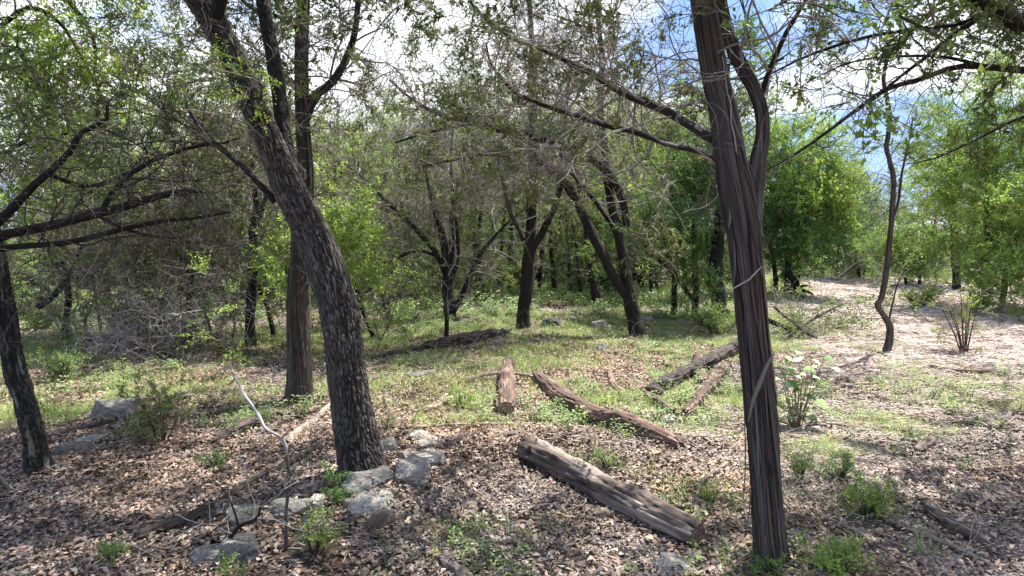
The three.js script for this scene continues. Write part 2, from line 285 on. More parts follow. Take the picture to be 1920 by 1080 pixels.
// ---------------------------------------------------------------- trees
const TWIGS = 0.18, LEAVES = 0.8;
class Tree {
  constructor(name, label, base, o = {}) {
    this.root = thing(name, label, o.category || 'tree', base, o.group); this.base = base; this.depth = -base.z; this.o = o;
    this.wood = new GB(base); this.twigs = [new Bag(), new Bag(), new Bag()]; this.leaf = {}; this.col = o.col || WOOD.cedar; this.mat = o.mat || M.cedar; this.paths = [];
  }
  // pts: [px, py, width in px, depth offset]; absolute when world is set
  stem(list, o = {}) {
    const P = [], Rr = []; let dd = 0;
    for (const [px, py, w, e] of list) { if (e !== undefined) dd = e; const d = this.depth + dd; P.push(at(px, py, d)); Rr.push(wide(w, d) / 2); }
    if (o.ground) { const b = P[0].clone(); b.y -= 0.12; P.unshift(b); Rr.unshift(Rr[0] * 1.06); }
    return this.stemW(P, Rr, o);
  }
  stemW(P, Rr, o = {}) {
    const s = smoothPath(P, Rr, o.step || 0.12), mat = o.mat || this.mat, col = o.col || this.col;
    const jit = o.jit === undefined ? 0.18 : o.jit, sd = R() * 100;
    s.pts.forEach((p, k) => { const r = s.rad[k]; if (k && !o.f) { p.x += vn(k * .6, sd, 1) * r * jit; p.z += vn(k * .6, sd, 2) * r * jit; p.y += vn(k * .5, sd, 3) * r * jit * .5; } });
    const lump = (g, q, r) => { const m = 1 + 0.13 * vn(Math.cos(g) * 1.5 + sd, Math.sin(g) * 1.5, q * 4) + 0.10 * vn(Math.cos(g) * 3.5, Math.sin(g) * 3.5 + sd, q * 11); const k = 0.78 + 0.45 * vn(Math.cos(g) * 2, q * 1.5, Math.sin(g) * 2 + sd); return [r * m, col[0] * k, col[1] * k, col[2] * k]; };
    const g = new GB(this.base); g.tube(s.pts, s.rad, o.sides || 12, { color: col, f: o.f || (o.plain ? null : lump), tile: 0.32, rref: Math.max(.03, s.rad[0]) });
    part(o.part || 'trunk', g.geo(), mat, this.root);
    this.paths.push(s); return s;
  }
  branch(p, d, L, r, lvl, o) {
    const n = lvl <= 1 ? 8 : 5, pts = [p.clone()], rad = [r], dirs = [d.clone()]; d = d.clone(); let q = p.clone();
    for (let k = 1; k <= n; k++) {
      d.add(V(rr(-1, 1), rr(-1, 1) + (o.lift || 0), rr(-1, 1)).multiplyScalar(o.wander || 0.28)).normalize(); q = q.clone().addScaledVector(d, L / n);
      const gy = hgt(q.x, q.z) + .05; if (q.y < gy) { q.y = gy; d.y = Math.abs(d.y); }
      pts.push(q); rad.push(Math.max(0.0022, r * (1 - 0.8 * k / n))); dirs.push(d.clone());
    }
    this.wood.tube(pts, rad, lvl <= 1 ? 6 : lvl === 2 ? 4 : 3, { color: vary(o.wood || this.col, .2), cap: false });
    if (lvl < (o.levels || 3)) {
      const kids = Math.round((o.kids || 6) * (lvl > 1 ? .6 : .85));
      for (let k = 0; k < kids; k++) { const t = rr(.2, 1) * n, i = Math.min(n - 1, Math.floor(t)); this.branch(pts[i].clone().lerp(pts[i + 1], t - i), dirs[i].clone().multiplyScalar(.75).add(rdir().multiplyScalar(.85)).normalize(), L * rr(.3, .6), Math.max(.0025, rad[i] * .6), lvl + 1, o); }
    }
    if (lvl >= 2 || (o.levels || 3) === 1) for (let k = 1; k <= n; k++) {
      if (R() < (o.twig ?? .4) * TWIGS) this.twig(pts[k], dirs[k].clone().add(rdir().multiplyScalar(.8)).normalize(), rr(.5, 1.1) * (o.tscale || 1), o.twigc || WOOD.twig);
      if (o.leaf && R() < o.leafp * LEAVES) { const kind = Array.isArray(o.leaf) ? o.leaf[Math.floor(R() * o.leaf.length)] : o.leaf; this.spray(kind, pts[k], dirs[k].clone().add(rdir().multiplyScalar(.9)).normalize(), rr(.6, 1.2) * (o.lscale || 1), o.leafc); }
    }
  }
  twig(p, d, s, c) { this.twigs[Math.floor(R() * 3)].add(p, d, s, vary(c, .3)); }
  spray(kind, p, d, s, col) { const [geo, c0] = kind.split(':'); const k = geo + Math.floor(R() * G[geo].length); (this.leaf[k] = this.leaf[k] || new Bag()).add(p, d, s, vary(col || LEAF[c0 || geo], .28)); }
  // a limb from the nearest main stem point below a bunch of foliage out to it
  limbTo(c, r) {
    let best = null, bd = 1e9; for (const q of this.paths) q.pts.forEach((p, k) => { const d = p.distanceTo(c) + Math.max(0, p.y - c.y + .3) * 3; if (d < bd && q.rad[k] > r * .8) { bd = d; best = p; } });
    if (!best) return; const a = best.clone(), m = a.clone().lerp(c, .5).add(V(rr(-.15, .15), .12 * a.distanceTo(c), rr(-.15, .15)));
    const P = new THREE.CatmullRomCurve3([a, m, c]).getPoints(14), rad = P.map((p, k) => r * (1 - .75 * k / 14)); P.forEach((p, k) => { if (k) { p.x += rr(-.03, .03); p.z += rr(-.03, .03); } });
    this.wood.tube(P, rad, 7, { color: this.col, cap: false }); this.sprout({ pts: P, rad }, 5, .4, 1, [.3, .7], { levels: 2, kids: 4, twig: .3, rmax: .01 });
  }
  // side branches along a path
  sprout(path, n, t0, t1, len, o = {}) {
    const N = path.pts.length - 1;
    for (let k = 0; k < n; k++) {
      const t = lerp(t0, t1, (k + R()) / n) * N, i = Math.min(N - 1, Math.floor(t)), p = path.pts[i].clone().lerp(path.pts[i + 1], t - i), td = path.pts[i + 1].clone().sub(path.pts[i]).normalize();
      let d = rdir(); d.addScaledVector(td, -d.dot(td)).normalize().addScaledVector(td, o.fwd ?? .6).add(V(o.bx || 0, o.up || 0, o.bz || 0)).normalize();
      this.branch(p, d, rr(len[0], len[1]), Math.min(path.rad[i] * .55, o.rmax || .03) * rr(.6, 1), o.lvl || 1, o);
    }
  }
  // foliage lobes: [px, py, half-width px, half-height px, count, depth offset, depth radius]
  lobe(kind, [px, py, rw, rh, n, dd = 0, rd], o = {}) {
    const d = this.depth + dd, c = at(px, py, d), a = wide(rw, d), b = wide(rh, d), e = rd || a;
    this.lobeW(kind, c, a, b, e, n, o);
  }
  lobeW(kind, c, a, b, e, n, o = {}) {
    if (kind === 'twig') n = Math.round(n * .3);
    const sd = R() * 50;
    for (let k = 0, tries = 0; k < n && tries < n * 12; tries++) {
      const u = rdir(), r = Math.pow(R(), o.shell || .45), p = V(c.x + u.x * a * r, c.y + u.y * b * r, c.z + u.z * e * r);
      if (vn(p.x * 1.7 + sd, p.y * 1.7, p.z * 1.7) + .6 * vn(p.x * 4.1, p.y * 4.1 + sd, p.z * 4.1) < (o.gap ?? -.05)) continue;
      if (p.y < hgt(p.x, p.z) + .1) continue;
      const dir = u.clone().multiplyScalar(.8).add(V(0, .3, 0)).add(rdir().multiplyScalar(.8)).normalize();
      if (kind === 'twig') this.twig(p, dir, rr(.7, 1.4) * (o.scale || 1), o.col || WOOD.twig);
      else this.spray(kind, p, dir, rr(.7, 1.25) * (o.scale || 1), o.col);
      k++;
    }
  }
  done() {
    if (this.wood.count) part('branch', this.wood.geo(), M.twig, this.root, 'stuff');
    this.twigs.forEach((b, k) => b.build('twig', G.twig[k], M.twig, this.root, this.base));
    for (const k in this.leaf) { const geo = k.replace(/\d/, ''), v = +k.slice(-1); this.leaf[k].build('foliage', G[geo][v], geo === 'juniper' ? M.needle : M.leaf, this.root, this.base); }
    return this;
  }
}

// ---------------------------------------------------------------- ground sheet
const GRASS = [ // [px, py, radius m, strength]
  [1150, 745, .8, 1], [1090, 700, 1.1, .9], [850, 765, .7, .8], [1000, 652, 1.6, .7], [880, 685, 1.1, .8], [1260, 640, 1.6, 1], [1750, 705, .6, .4], [1860, 745, .6, .45], [900, 1010, .28, .8], [980, 1010, .2, .7], [1330, 930, .25, .7], [1610, 945, .35, .6],
  [30, 780, .8, .8], [250, 740, .9, .6], [420, 735, .7, .7], [590, 730, .6, .6], [1540, 850, .4, .5], [1500, 900, .4, .5], [1380, 760, .5, .6], [1130, 860, .4, .5], [1640, 745, .6, .4], [1560, 1060, .25, .6], [1400, 1060, .2, .5], [1180, 690, .9, .9], [760, 730, .6, .6], [1460, 640, 1.2, .6], [640, 660, 1.5, .6], [520, 640, 1.6, .6], [300, 640, 2, .6], [120, 680, 1.4, .6], [760, 620, 2.2, .7], [900, 605, 2.5, .9], [1080, 600, 2.5, .9], [200, 590, 3, .5], [1310, 600, 2, .9], [1740, 1010, .2, .6], [1700, 800, .5, .35],
].map(([x, y, r, s]) => { const p = gp(x, y); return [p.x, p.z, r, s]; });
function grassAt(x, z) {
  let g = 0; for (const [gx, gz, r, s] of GRASS) { const d2 = ((x - gx) ** 2 + (z - gz) ** 2) / (r * r); if (d2 < 6) g = Math.max(g, s * Math.exp(-d2 * 1.1)); }
  const d = -z; g = Math.max(g, sstep(13, 17, d) * .85 * (1 - mulchAt(x, z))); return clamp(g * (0.75 + 0.9 * vn(x * 2.1, 3, z * 2.1)));
}
function mulchAt(x, z) { const d = -z, n = .5 * vn(x * .8, 11, z * .8); return sstep(-.3, .7, x - .43 * d + n - .1) * sstep(5.8, 8.2, d + n) * (1 - sstep(24, 27, d + n)) * (1 - sstep(.92, 1.02, x / Math.max(d, 1) + n * .03)); }
function debrisAt(x, z) { const d = -z, n = .3 * vn(x * 1.3, 21, z * 1.3); return Math.max(mulchAt(x, z), sstep(.24, .42, (x + n * .6) / Math.max(d, .5)) * .9); }
{
  const nx = 420, nz = 460, g = new THREE.BufferGeometry(), P = [], C = [], U = [], I = [];
  for (let j = 0; j <= nz; j++) {
    const t = j / nz, d = t < .12 ? lerp(-40, 0.6, Math.pow(t / .12, .5)) : .6 + 30 * Math.pow((t - .12) / .88, 1.7) + 370 * Math.pow((t - .12) / .88, 14);
    for (let i = 0; i <= nx; i++) {
      const u = i / nx * 2 - 1, dn = Math.max(2.5, Math.abs(d)), x = u * dn * 1.05 + Math.sign(u) * Math.pow(Math.abs(u), 9) * 260, z = -d;
      const far = sstep(40, 60, Math.hypot(x, z));
      P.push(x, lerp(hgt(x, z), hgt(0, -60), far * .0), z); U.push(x / 1.3, z / 1.3);
      const g0 = grassAt(x, z), mu = mulchAt(x, z), de = debrisAt(x, z), n = .5 + .5 * fbm(x * .7, 5, z * .7, 4), n2 = .5 + .5 * fbm(x * 5, 8, z * 5, 3);
      let c = [lerp(.15, .24, n), lerp(.10, .17, n), lerp(.073, .13, n)];
      const s = [lerp(.20, .28, n), lerp(.13, .185, n), lerp(.09, .135, n)], m = [lerp(.24, .36, n2), lerp(.21, .32, n2), lerp(.18, .275, n2)], gr = [lerp(.11, .17, n), lerp(.12, .18, n), lerp(.045, .075, n)];
      for (let k = 0; k < 3; k++) { c[k] = lerp(c[k], s[k], de); c[k] = lerp(c[k], m[k], mu); c[k] = lerp(c[k], gr[k], g0 * .75); c[k] *= (.72 + .5 * n2) * lerp(1, .55, (1 - mu) * sstep(.1, .45, vn(x * 1.3, 33, z * 1.3) * -1 + .4 * vn(x * 4, 36, z * 4))); }
      C.push(...c);
    }
  }
  for (let j = 0; j < nz; j++) for (let i = 0; i < nx; i++) { const a = j * (nx + 1) + i, b = a + 1, e = a + nx + 1, f = e + 1; I.push(a, b, e, b, f, e); }
  g.setAttribute('position', new THREE.Float32BufferAttribute(P, 3)); g.setAttribute('color', new THREE.Float32BufferAttribute(C, 3)); g.setAttribute('uv', new THREE.Float32BufferAttribute(U, 2)); g.setIndex(I); g.computeVertexNormals();
  const m = new THREE.Mesh(g, M.ground); m.name = 'ground'; m.receiveShadow = true; m.castShadow = true; tag(m, 'woodland floor of brown soil and leaf litter rising gently to a pale clearing', 'ground', null, 'structure'); scene.add(m);
}
function stuff(name, label, category, geo, mat, bag) { const g = bag.build(numbered(name), geo, mat, scene); if (g) tag(g, label, category, null, 'stuff'); return g; }
const gn = (x, z) => { const e = .06; return V(hgt(x - e, z) - hgt(x + e, z), 2 * e, hgt(x, z - e) - hgt(x, z + e)).normalize(); };
// random place in view on the ground, between two depths, denser towards the near edge when k > 1
function place(d0, d1, k = 1) { const d = Math.sqrt(lerp(d0 ** (2 / k), d1 ** (2 / k), R())) ** k; return [rr(-.92, .92) * (d + .4), -d]; }
// fallen leaves
const LITTER = { geo: null, bag: new Bag(), rnd: rng(999) };
function drift(x, z, n, r, lift = 0) { for (let k = 0; k < n; k++) { const a = LITTER.rnd() * 6.283, q = r * (.6 + .6 * LITTER.rnd()), X = x + Math.cos(a) * q, Z = z + Math.sin(a) * q, f = .6 + .5 * LITTER.rnd(); LITTER.bag.add(V(X, hgt(X, Z) + .008 + lift * LITTER.rnd(), Z), gn(X, Z).add(V(.3 * (LITTER.rnd() - .5), 0, .3 * (LITTER.rnd() - .5))).normalize(), .7 + .5 * LITTER.rnd(), [f, f * .98, f * .95], a); } }
{
  R = rng(101);
  LITTER.geo = null; const LC = [[.31, .225, .17], [.25, .175, .13], [.42, .335, .27], [.16, .108, .08], [.25, .21, .175], [.12, .085, .066], [.31, .21, .15], [.30, .25, .20]];
  const clump = (n, rad, L) => { const g = new GB(); for (let k = 0; k < n; k++) { const a = R() * 6.283, r = rad * Math.sqrt(R()), p = V(Math.cos(a) * r, rr(0.001, .026), Math.sin(a) * r), y = rr(0, 6.283), up = R() < .22, d = V(Math.cos(y), up ? rr(.1, .7) : rr(-.12, .15), Math.sin(y)).normalize(), q = up ? .7 : .28; leafTo(g, p, d, V(rr(-q, q), R() < .8 ? 1 : -1, rr(-q, q)).normalize(), L * (.35 + 1.25 * R() * R()) * rr(.8, 1.2), L * rr(.2, .5), rr(-.35, .35), vary(LC[Math.floor(R() * LC.length)], .25)); } return g.geo(); };
  const bag = new Bag(), ge = clump(82, .23, .052); LITTER.geo = clump(22, .09, .05); let n = 0;
  const put = (d0, d1, count, s, k) => { for (let i = 0; i < count; i++) { const [x, z] = place(d0, d1, k), de = debrisAt(x, z), g = grassAt(x, z); if (R() < de * .6 + g * .45 || R() < .3 - .75 * (vn(x * 1.3, 33, z * 1.3) + .6 * vn(x * 3.7, 35, z * 3.7)) || R() < mulchAt(x, z) * .85) continue; const w = clamp(.5 + .8 * vn(x * .8, 37, z * .8) + .5 * vn(x * 2.9, 38, z * 2.9)), f = rr(.7, 1.15) * lerp(.72, 1.16, clamp(.5 + .9 * vn(x * 1.9, 39, z * 1.9))); bag.add(V(x, hgt(x, z) + .003, z), gn(x, z), s * rr(.7, 1.25), [f * lerp(.9, 1.08, w), f * lerp(.97, .98, w), f * lerp(1.06, .9, w)]); n++; } };
  put(1.4, 5, 5200, .9, 1); put(4, 9, 6500, 1.05, 1); put(8, 16, 5200, 1.3, 1);
  stuff('leaf_litter', 'curled brown and pinkish dry leaves spread over the woodland floor', 'leaf litter', ge, M.litter, bag);
}
// wood chips and bark shreds
{
  R = rng(102);
  const g = new GB();
  for (let k = 0; k < 40; k++) { const a = R() * 6.283, r = .25 * Math.sqrt(R()), L = rr(.025, .11) * (R() < .15 ? 2 : 1), w = rr(.003, .009), y = rr(-.5, .5) + (R() < .3 ? rr(0, 3) : 0), d = V(Math.cos(y), rr(-.1, .15), Math.sin(y)).normalize(), p = V(Math.cos(a) * r, rr(.002, .02), Math.sin(a) * r); const c = vary([[.40, .345, .295], [.31, .26, .215], [.19, .145, .115], [.48, .43, .38]][Math.floor(R() * 4)], .2); g.tube([p, p.clone().addScaledVector(d, L * .5).add(V(0, rr(0, .006), 0)), p.clone().addScaledVector(d, L)], [w * .6, w, w * .5], 3, { color: c, cap: false }); }
  const bag = new Bag(), ge = g.geo();
  const put = (d0, d1, count, s) => { for (let i = 0; i < count; i++) { const [x, z] = place(d0, d1), de = debrisAt(x, z), mu = mulchAt(x, z); if (R() > de * .75 + .12 + mu * .3) continue; const f = lerp(rr(.55, .95), rr(.85, 1.1), mu); bag.add(V(x, hgt(x, z) + .002, z), gn(x, z), s * rr(.8, 1.3), [f, f * .96, f * .94], rr(-.5, .5)); } };
  put(1.6, 5, 4200, .5); put(5, 12, 9500, .9); put(12, 26, 7500, 1.6);
  stuff('wood_chip_mulch', 'pale shredded bark and wood chips over the clearing and reddish soil', 'mulch', ge, M.chip, bag);
}
// fallen twigs
{
  R = rng(103); const bag = new Bag();
  for (let i = 0; i < 2400; i++) { const [x, z] = place(1.6, 14), de = debrisAt(x, z); if (R() > .2 + .6 * de) continue; const y = R() < de ? rr(-.5, .6) + (R() < .5 ? Math.PI : 0) : rr(0, 6.283), d = V(Math.cos(y), rr(-.02, .06), Math.sin(y)).normalize(); const s = rr(.35, 1.0); bag.add(V(x, hgt(x, z) + .012, z), d, V(s * .8, s, s * .25), vary(R() < .4 ? [.5, .43, .37] : [.27, .2, .16], .25), 0); }
  stuff('fallen_twig_scatter', 'thin dry twigs scattered over the leaf litter', 'twigs', G.twig[0], M.twig, bag);
}
// grass
{
  R = rng(104); const g = new GB();
  for (let k = 0; k < 16; k++) {
    const a = R() * 6.283, r = .07 * Math.sqrt(R()), lean = rr(.1, .8), b = rr(0, 6.283), L = rr(.05, .14), w = rr(.002, .0042); let p = V(Math.cos(a) * r, -.005, Math.sin(a) * r), d = V(Math.cos(b) * lean, 1, Math.sin(b) * lean).normalize(); const s = V(-Math.sin(b), 0, Math.cos(b)), c = vary([1, 1, 1], .3), ids = [];
    for (let j = 0; j <= 3; j++) { const ww = w * (1 - j / 3.2); for (const e of [-1, 1]) ids.push(g.v(p.x + s.x * ww * e, p.y, p.z + s.z * ww * e, -d.x * .5, .8, -d.z * .5, ...c)); d.y -= .28 * lean + .05; d.normalize(); p = p.clone().addScaledVector(d, L / 3); }
    for (let j = 0; j < 3; j++) { const q = ids[j * 2]; g.i.push(q, q + 1, q + 2, q + 1, q + 3, q + 2); }
  }
  const bag = new Bag(), ge = g.geo();
  const put = (d0, d1, count, s) => { for (let i = 0; i < count; i++) { const [x, z] = place(d0, d1), w = grassAt(x, z); if (R() > w * 1.7 - .04) continue; const t = R(), far = sstep(12, 18, -z); const c = t < .14 ? [.36, .31, .16] : [lerp(.15, .27, R()), lerp(.24, .36, R()), lerp(.045, .08, R())]; bag.add(V(x, hgt(x, z), z), V(rr(-.1, .1), 1, rr(-.1, .1)).normalize(), s * rr(.65, 1.35) * (1 + far), c); } };
  put(1.6, 6, 11000, .72); put(5, 13, 52000, .95); put(13, 26, 22000, 1.4);
  stuff('grass', 'thin green and straw coloured grass growing in sunny patches', 'grass', ge, M.grass, bag);
}
// low leafy ground cover
{
  R = rng(105); const g = new GB();
  for (let s = 0; s < 6; s++) { const b = V(rr(-.08, .08), 0, rr(-.08, .08)); for (let k = 0; k < 6; k++) { const y = rr(0, 6.283), q = b.clone().add(V(rr(-.03, .03), rr(.02, .16), rr(-.03, .03))); leafTo(g, q, V(Math.cos(y), rr(0, .5), Math.sin(y)).normalize(), V(rr(-.4, .4), 1, rr(-.4, .4)).normalize(), rr(.025, .05), rr(.015, .03), rr(-.2, .2), vary([1, 1, 1], .25)); } }
  const bag = new Bag(), ge = g.geo();
  const put = (d0, d1, count, s, th) => { for (let i = 0; i < count; i++) { const [x, z] = place(d0, d1), mu = mulchAt(x, z); if (vn(x * .9 + 4, 50, z * .9) + .5 * vn(x * 3, 51, z * 3) + grassAt(x, z) * .5 < th || R() < mu * .96 || R() < debrisAt(x, z) * .75) continue; const c = vary(LEAF.pale, .35); bag.add(V(x, hgt(x, z) - .01, z), V(rr(-.2, .2), 1, rr(-.2, .2)).normalize(), s * rr(.6, 1.4), c); } };
  put(1.8, 6, 1300, .6, .5); put(5, 13, 6500, .75, .47); put(12, 30, 9000, 1.7, .05);
  stuff('ground_cover', 'low green seedlings and weeds between the trees', 'ground cover', ge, M.leaf, bag);
}

// ---------------------------------------------------------------- the leaning oak
const oakRelief = (g, s, r) => {
  const cg = Math.cos(g), sg = Math.sin(g), nc = 38, w = .9 * vn(cg * 4, s * 7, sg * 4) + .35 * vn(cg * 11, s * 22, sg * 11), q = wor(g / 6.2832 * nc + w, s * 11 + w * 1.7, nc, 100000, 3), h = sstep(.0, .42, q[1] - q[0]) * (.55 + .45 * q[2]), fl = fbm(cg * 9, s * 50, sg * 9, 3), lump = 1 + .07 * vn(cg * 1.4, s * 2, sg * 1.4);
  const flare = 1 + .42 * Math.exp(-s / .13) * (.6 + .55 * vn(cg * 2.2 + 4, 1, sg * 2.2));
  const stain = 1 - .45 * sstep(.1, .5, vn(cg * 1.6 + 3, s * .9, sg * 1.6) + .4 * vn(cg * 5, s * 4, sg * 5)), k = lerp(.22, 1.75, h * h) * (1 + .8 * fl) * stain * (1 + .25 * vn(1, s * 1.2, 3)), lich = sstep(.42, .6, vn(cg * 6, s * 12, sg * 6 + 9)) * h, gr = .5 + .5 * vn(cg * 2, s * 1.4, sg * 2);
  return [r * lump * flare + (h - .5) * .015 * (1 + .6 * Math.exp(-s / .4)) + fl * .005 + .02 * Math.max(0, vn(cg * 2, s * 2.5, sg * 2) - .35), lerp(.066 * k, .20, lich * .55), lerp(lerp(.052, .06, gr) * k, .19, lich * .55), lerp(lerp(.042, .053, gr) * k, .165, lich * .55)];
};
const cedarRelief = (g, s, r) => {
  const tw = g + .25 * vn(0, s * .7, 3) + s * .12, cx = Math.cos(tw), sx = Math.sin(tw), wv = .35 * vn(cx * 2, s * 2.2, sx * 2);
  const flute = vn(cx * 1.6, s * .5, sx * 1.6) * .2 + vn(cx * 3.2 + 7, s * .9, sx * 3.2) * .07, rid = 1 - Math.abs(vn(cx * 9 + wv, s * 1.3, sx * 9 + wv)), fine = 1 - Math.abs(vn(cx * 25 + wv * 2, s * 3.2, sx * 25)), st = vn(cx * 28, s * 6, sx * 28);
  const h = .55 * rid * rid + .35 * fine * fine + .12 * st, flare = 1 + .55 * Math.exp(-s / .13) * (.5 + .9 * vn(cx * 2.4, 2, sx * 2.4));
  const crack = sstep(.12, .0, Math.abs(vn(cx * 5 + wv * 2, s * .9, sx * 5 + 8))) * .7, k = lerp(.3, 1.3, clamp(h)) * (1 - crack) * (1 + .35 * st), gr = sstep(.0, .55, vn(cx * 4, s * 1.3, sx * 4 + 5) + .3 * st);
  return [r * (1 + flute) * flare + (h - .5 - crack * .7) * .019 * Math.min(1, r / .09), lerp(.062, .098, gr) * k, lerp(.047, .088, gr) * k, lerp(.038, .080, gr) * k];
};
R = rng(201);
{
  const t = new Tree('leaning_oak', 'thick dark furrowed oak trunk leaning to one side with rocks at its foot', gp(683, 893), { col: WOOD.oak, mat: M.oak });
  const main = t.stem([[684, 893, 88], [674, 850, 80], [663, 800, 75], [651, 700, 66], [641, 620, 66], [622, 530, 66], [582, 430, 64], [547, 363, 58], [520, 300, 52], [495, 240, 47], [470, 185, 45], [445, 125, 45], [408, 55, 43, 0], [365, -10, 41], [320, -80, 38, -.1], [280, -180, 33, -.15], [255, -300, 26, -.1], [240, -420, 18, 0]], { ground: true, f: oakRelief, sides: 170, step: .009, mat: M.relief });
  const l1 = t.stem([[560, 385, 34], [545, 310, 30, .06], [527, 215, 27, .14], [511, 104, 26, .2], [493, 0, 24, .25], [478, -110, 20, .3], [470, -240, 15, .3], [455, -360, 9, .3]], { part: 'limb', sides: 14 });
  const l2 = t.stem([[516, 378, 15, .05], [492, 350, 12], [455, 312, 10.5, .15], [420, 283, 9.5, .2], [385, 250, 7.5, .25], [362, 222, 5, .3], [348, 196, 3, .3]], { part: 'limb', sides: 9 });
  const l3 = t.stem([[400, 45, 26, 0], [425, -40, 24, -.2], [470, -140, 20, -.5], [530, -260, 14, -.8], [570, -380, 8, -1]], { part: 'limb', sides: 12 });
  const l4 = t.stem([[312, -95, 24, 0], [220, -150, 20, -.4], [110, -190, 15, -.7], [-20, -260, 9, -.9]], { part: 'limb', sides: 12 });
  t.sprout(l2, 9, .3, 1, [.3, .8], { levels: 2, kids: 5, twig: .3, wood: WOOD.dark, up: .2 });
  t.sprout(main, 4, .42, .6, [.2, .5], { levels: 2, kids: 4, twig: .35, leaf: 'oak', leafp: .04, rmax: .01 });
  const cr = { levels: 3, kids: 5, twig: .25, leaf: ['oak', 'oak', 'oak:bright'], leafp: .14, up: .25, wood: WOOD.oak, rmax: .03 };
  t.sprout(main, 9, .82, 1, [.8, 1.6], { ...cr, up: .6 }); t.sprout(l1, 7, .6, 1, [.6, 1.3], { ...cr, up: .5, leafp: .15 }); t.sprout(l3, 6, .4, 1, [.7, 1.4], { ...cr, up: .6, leafp: .18 }); t.sprout(l4, 9, .3, 1, [.7, 1.5], { ...cr, up: .9 });
  for (const [x, y, h, r, n] of [[150, 900, 5.2, .7, 26], [330, 960, 5.6, .7, 30], [240, 1040, 5.2, .6, 26], [60, 960, 5, .6, 22], [400, 930, 5.4, .5, 24]]) { const c = gp(x, y).addScaledVector(SUN_DIR, h / SUN_DIR.y); t.lobeW('oak', c, r, r * .5, r, n * .8, { gap: .05 }); t.limbTo(c, .02); }
  for (const [x, y] of [[432, 160], [442, 120], [470, 175], [470, 215], [492, 140], [398, 100]]) for (let k = 0; k < 2; k++) t.spray('elm:bright', at(x + rr(-14, 14), y + rr(-14, 14), t.depth - .2), V(rr(-1, 1), rr(-1, .5), .4).normalize(), .34);
  t.done();
}
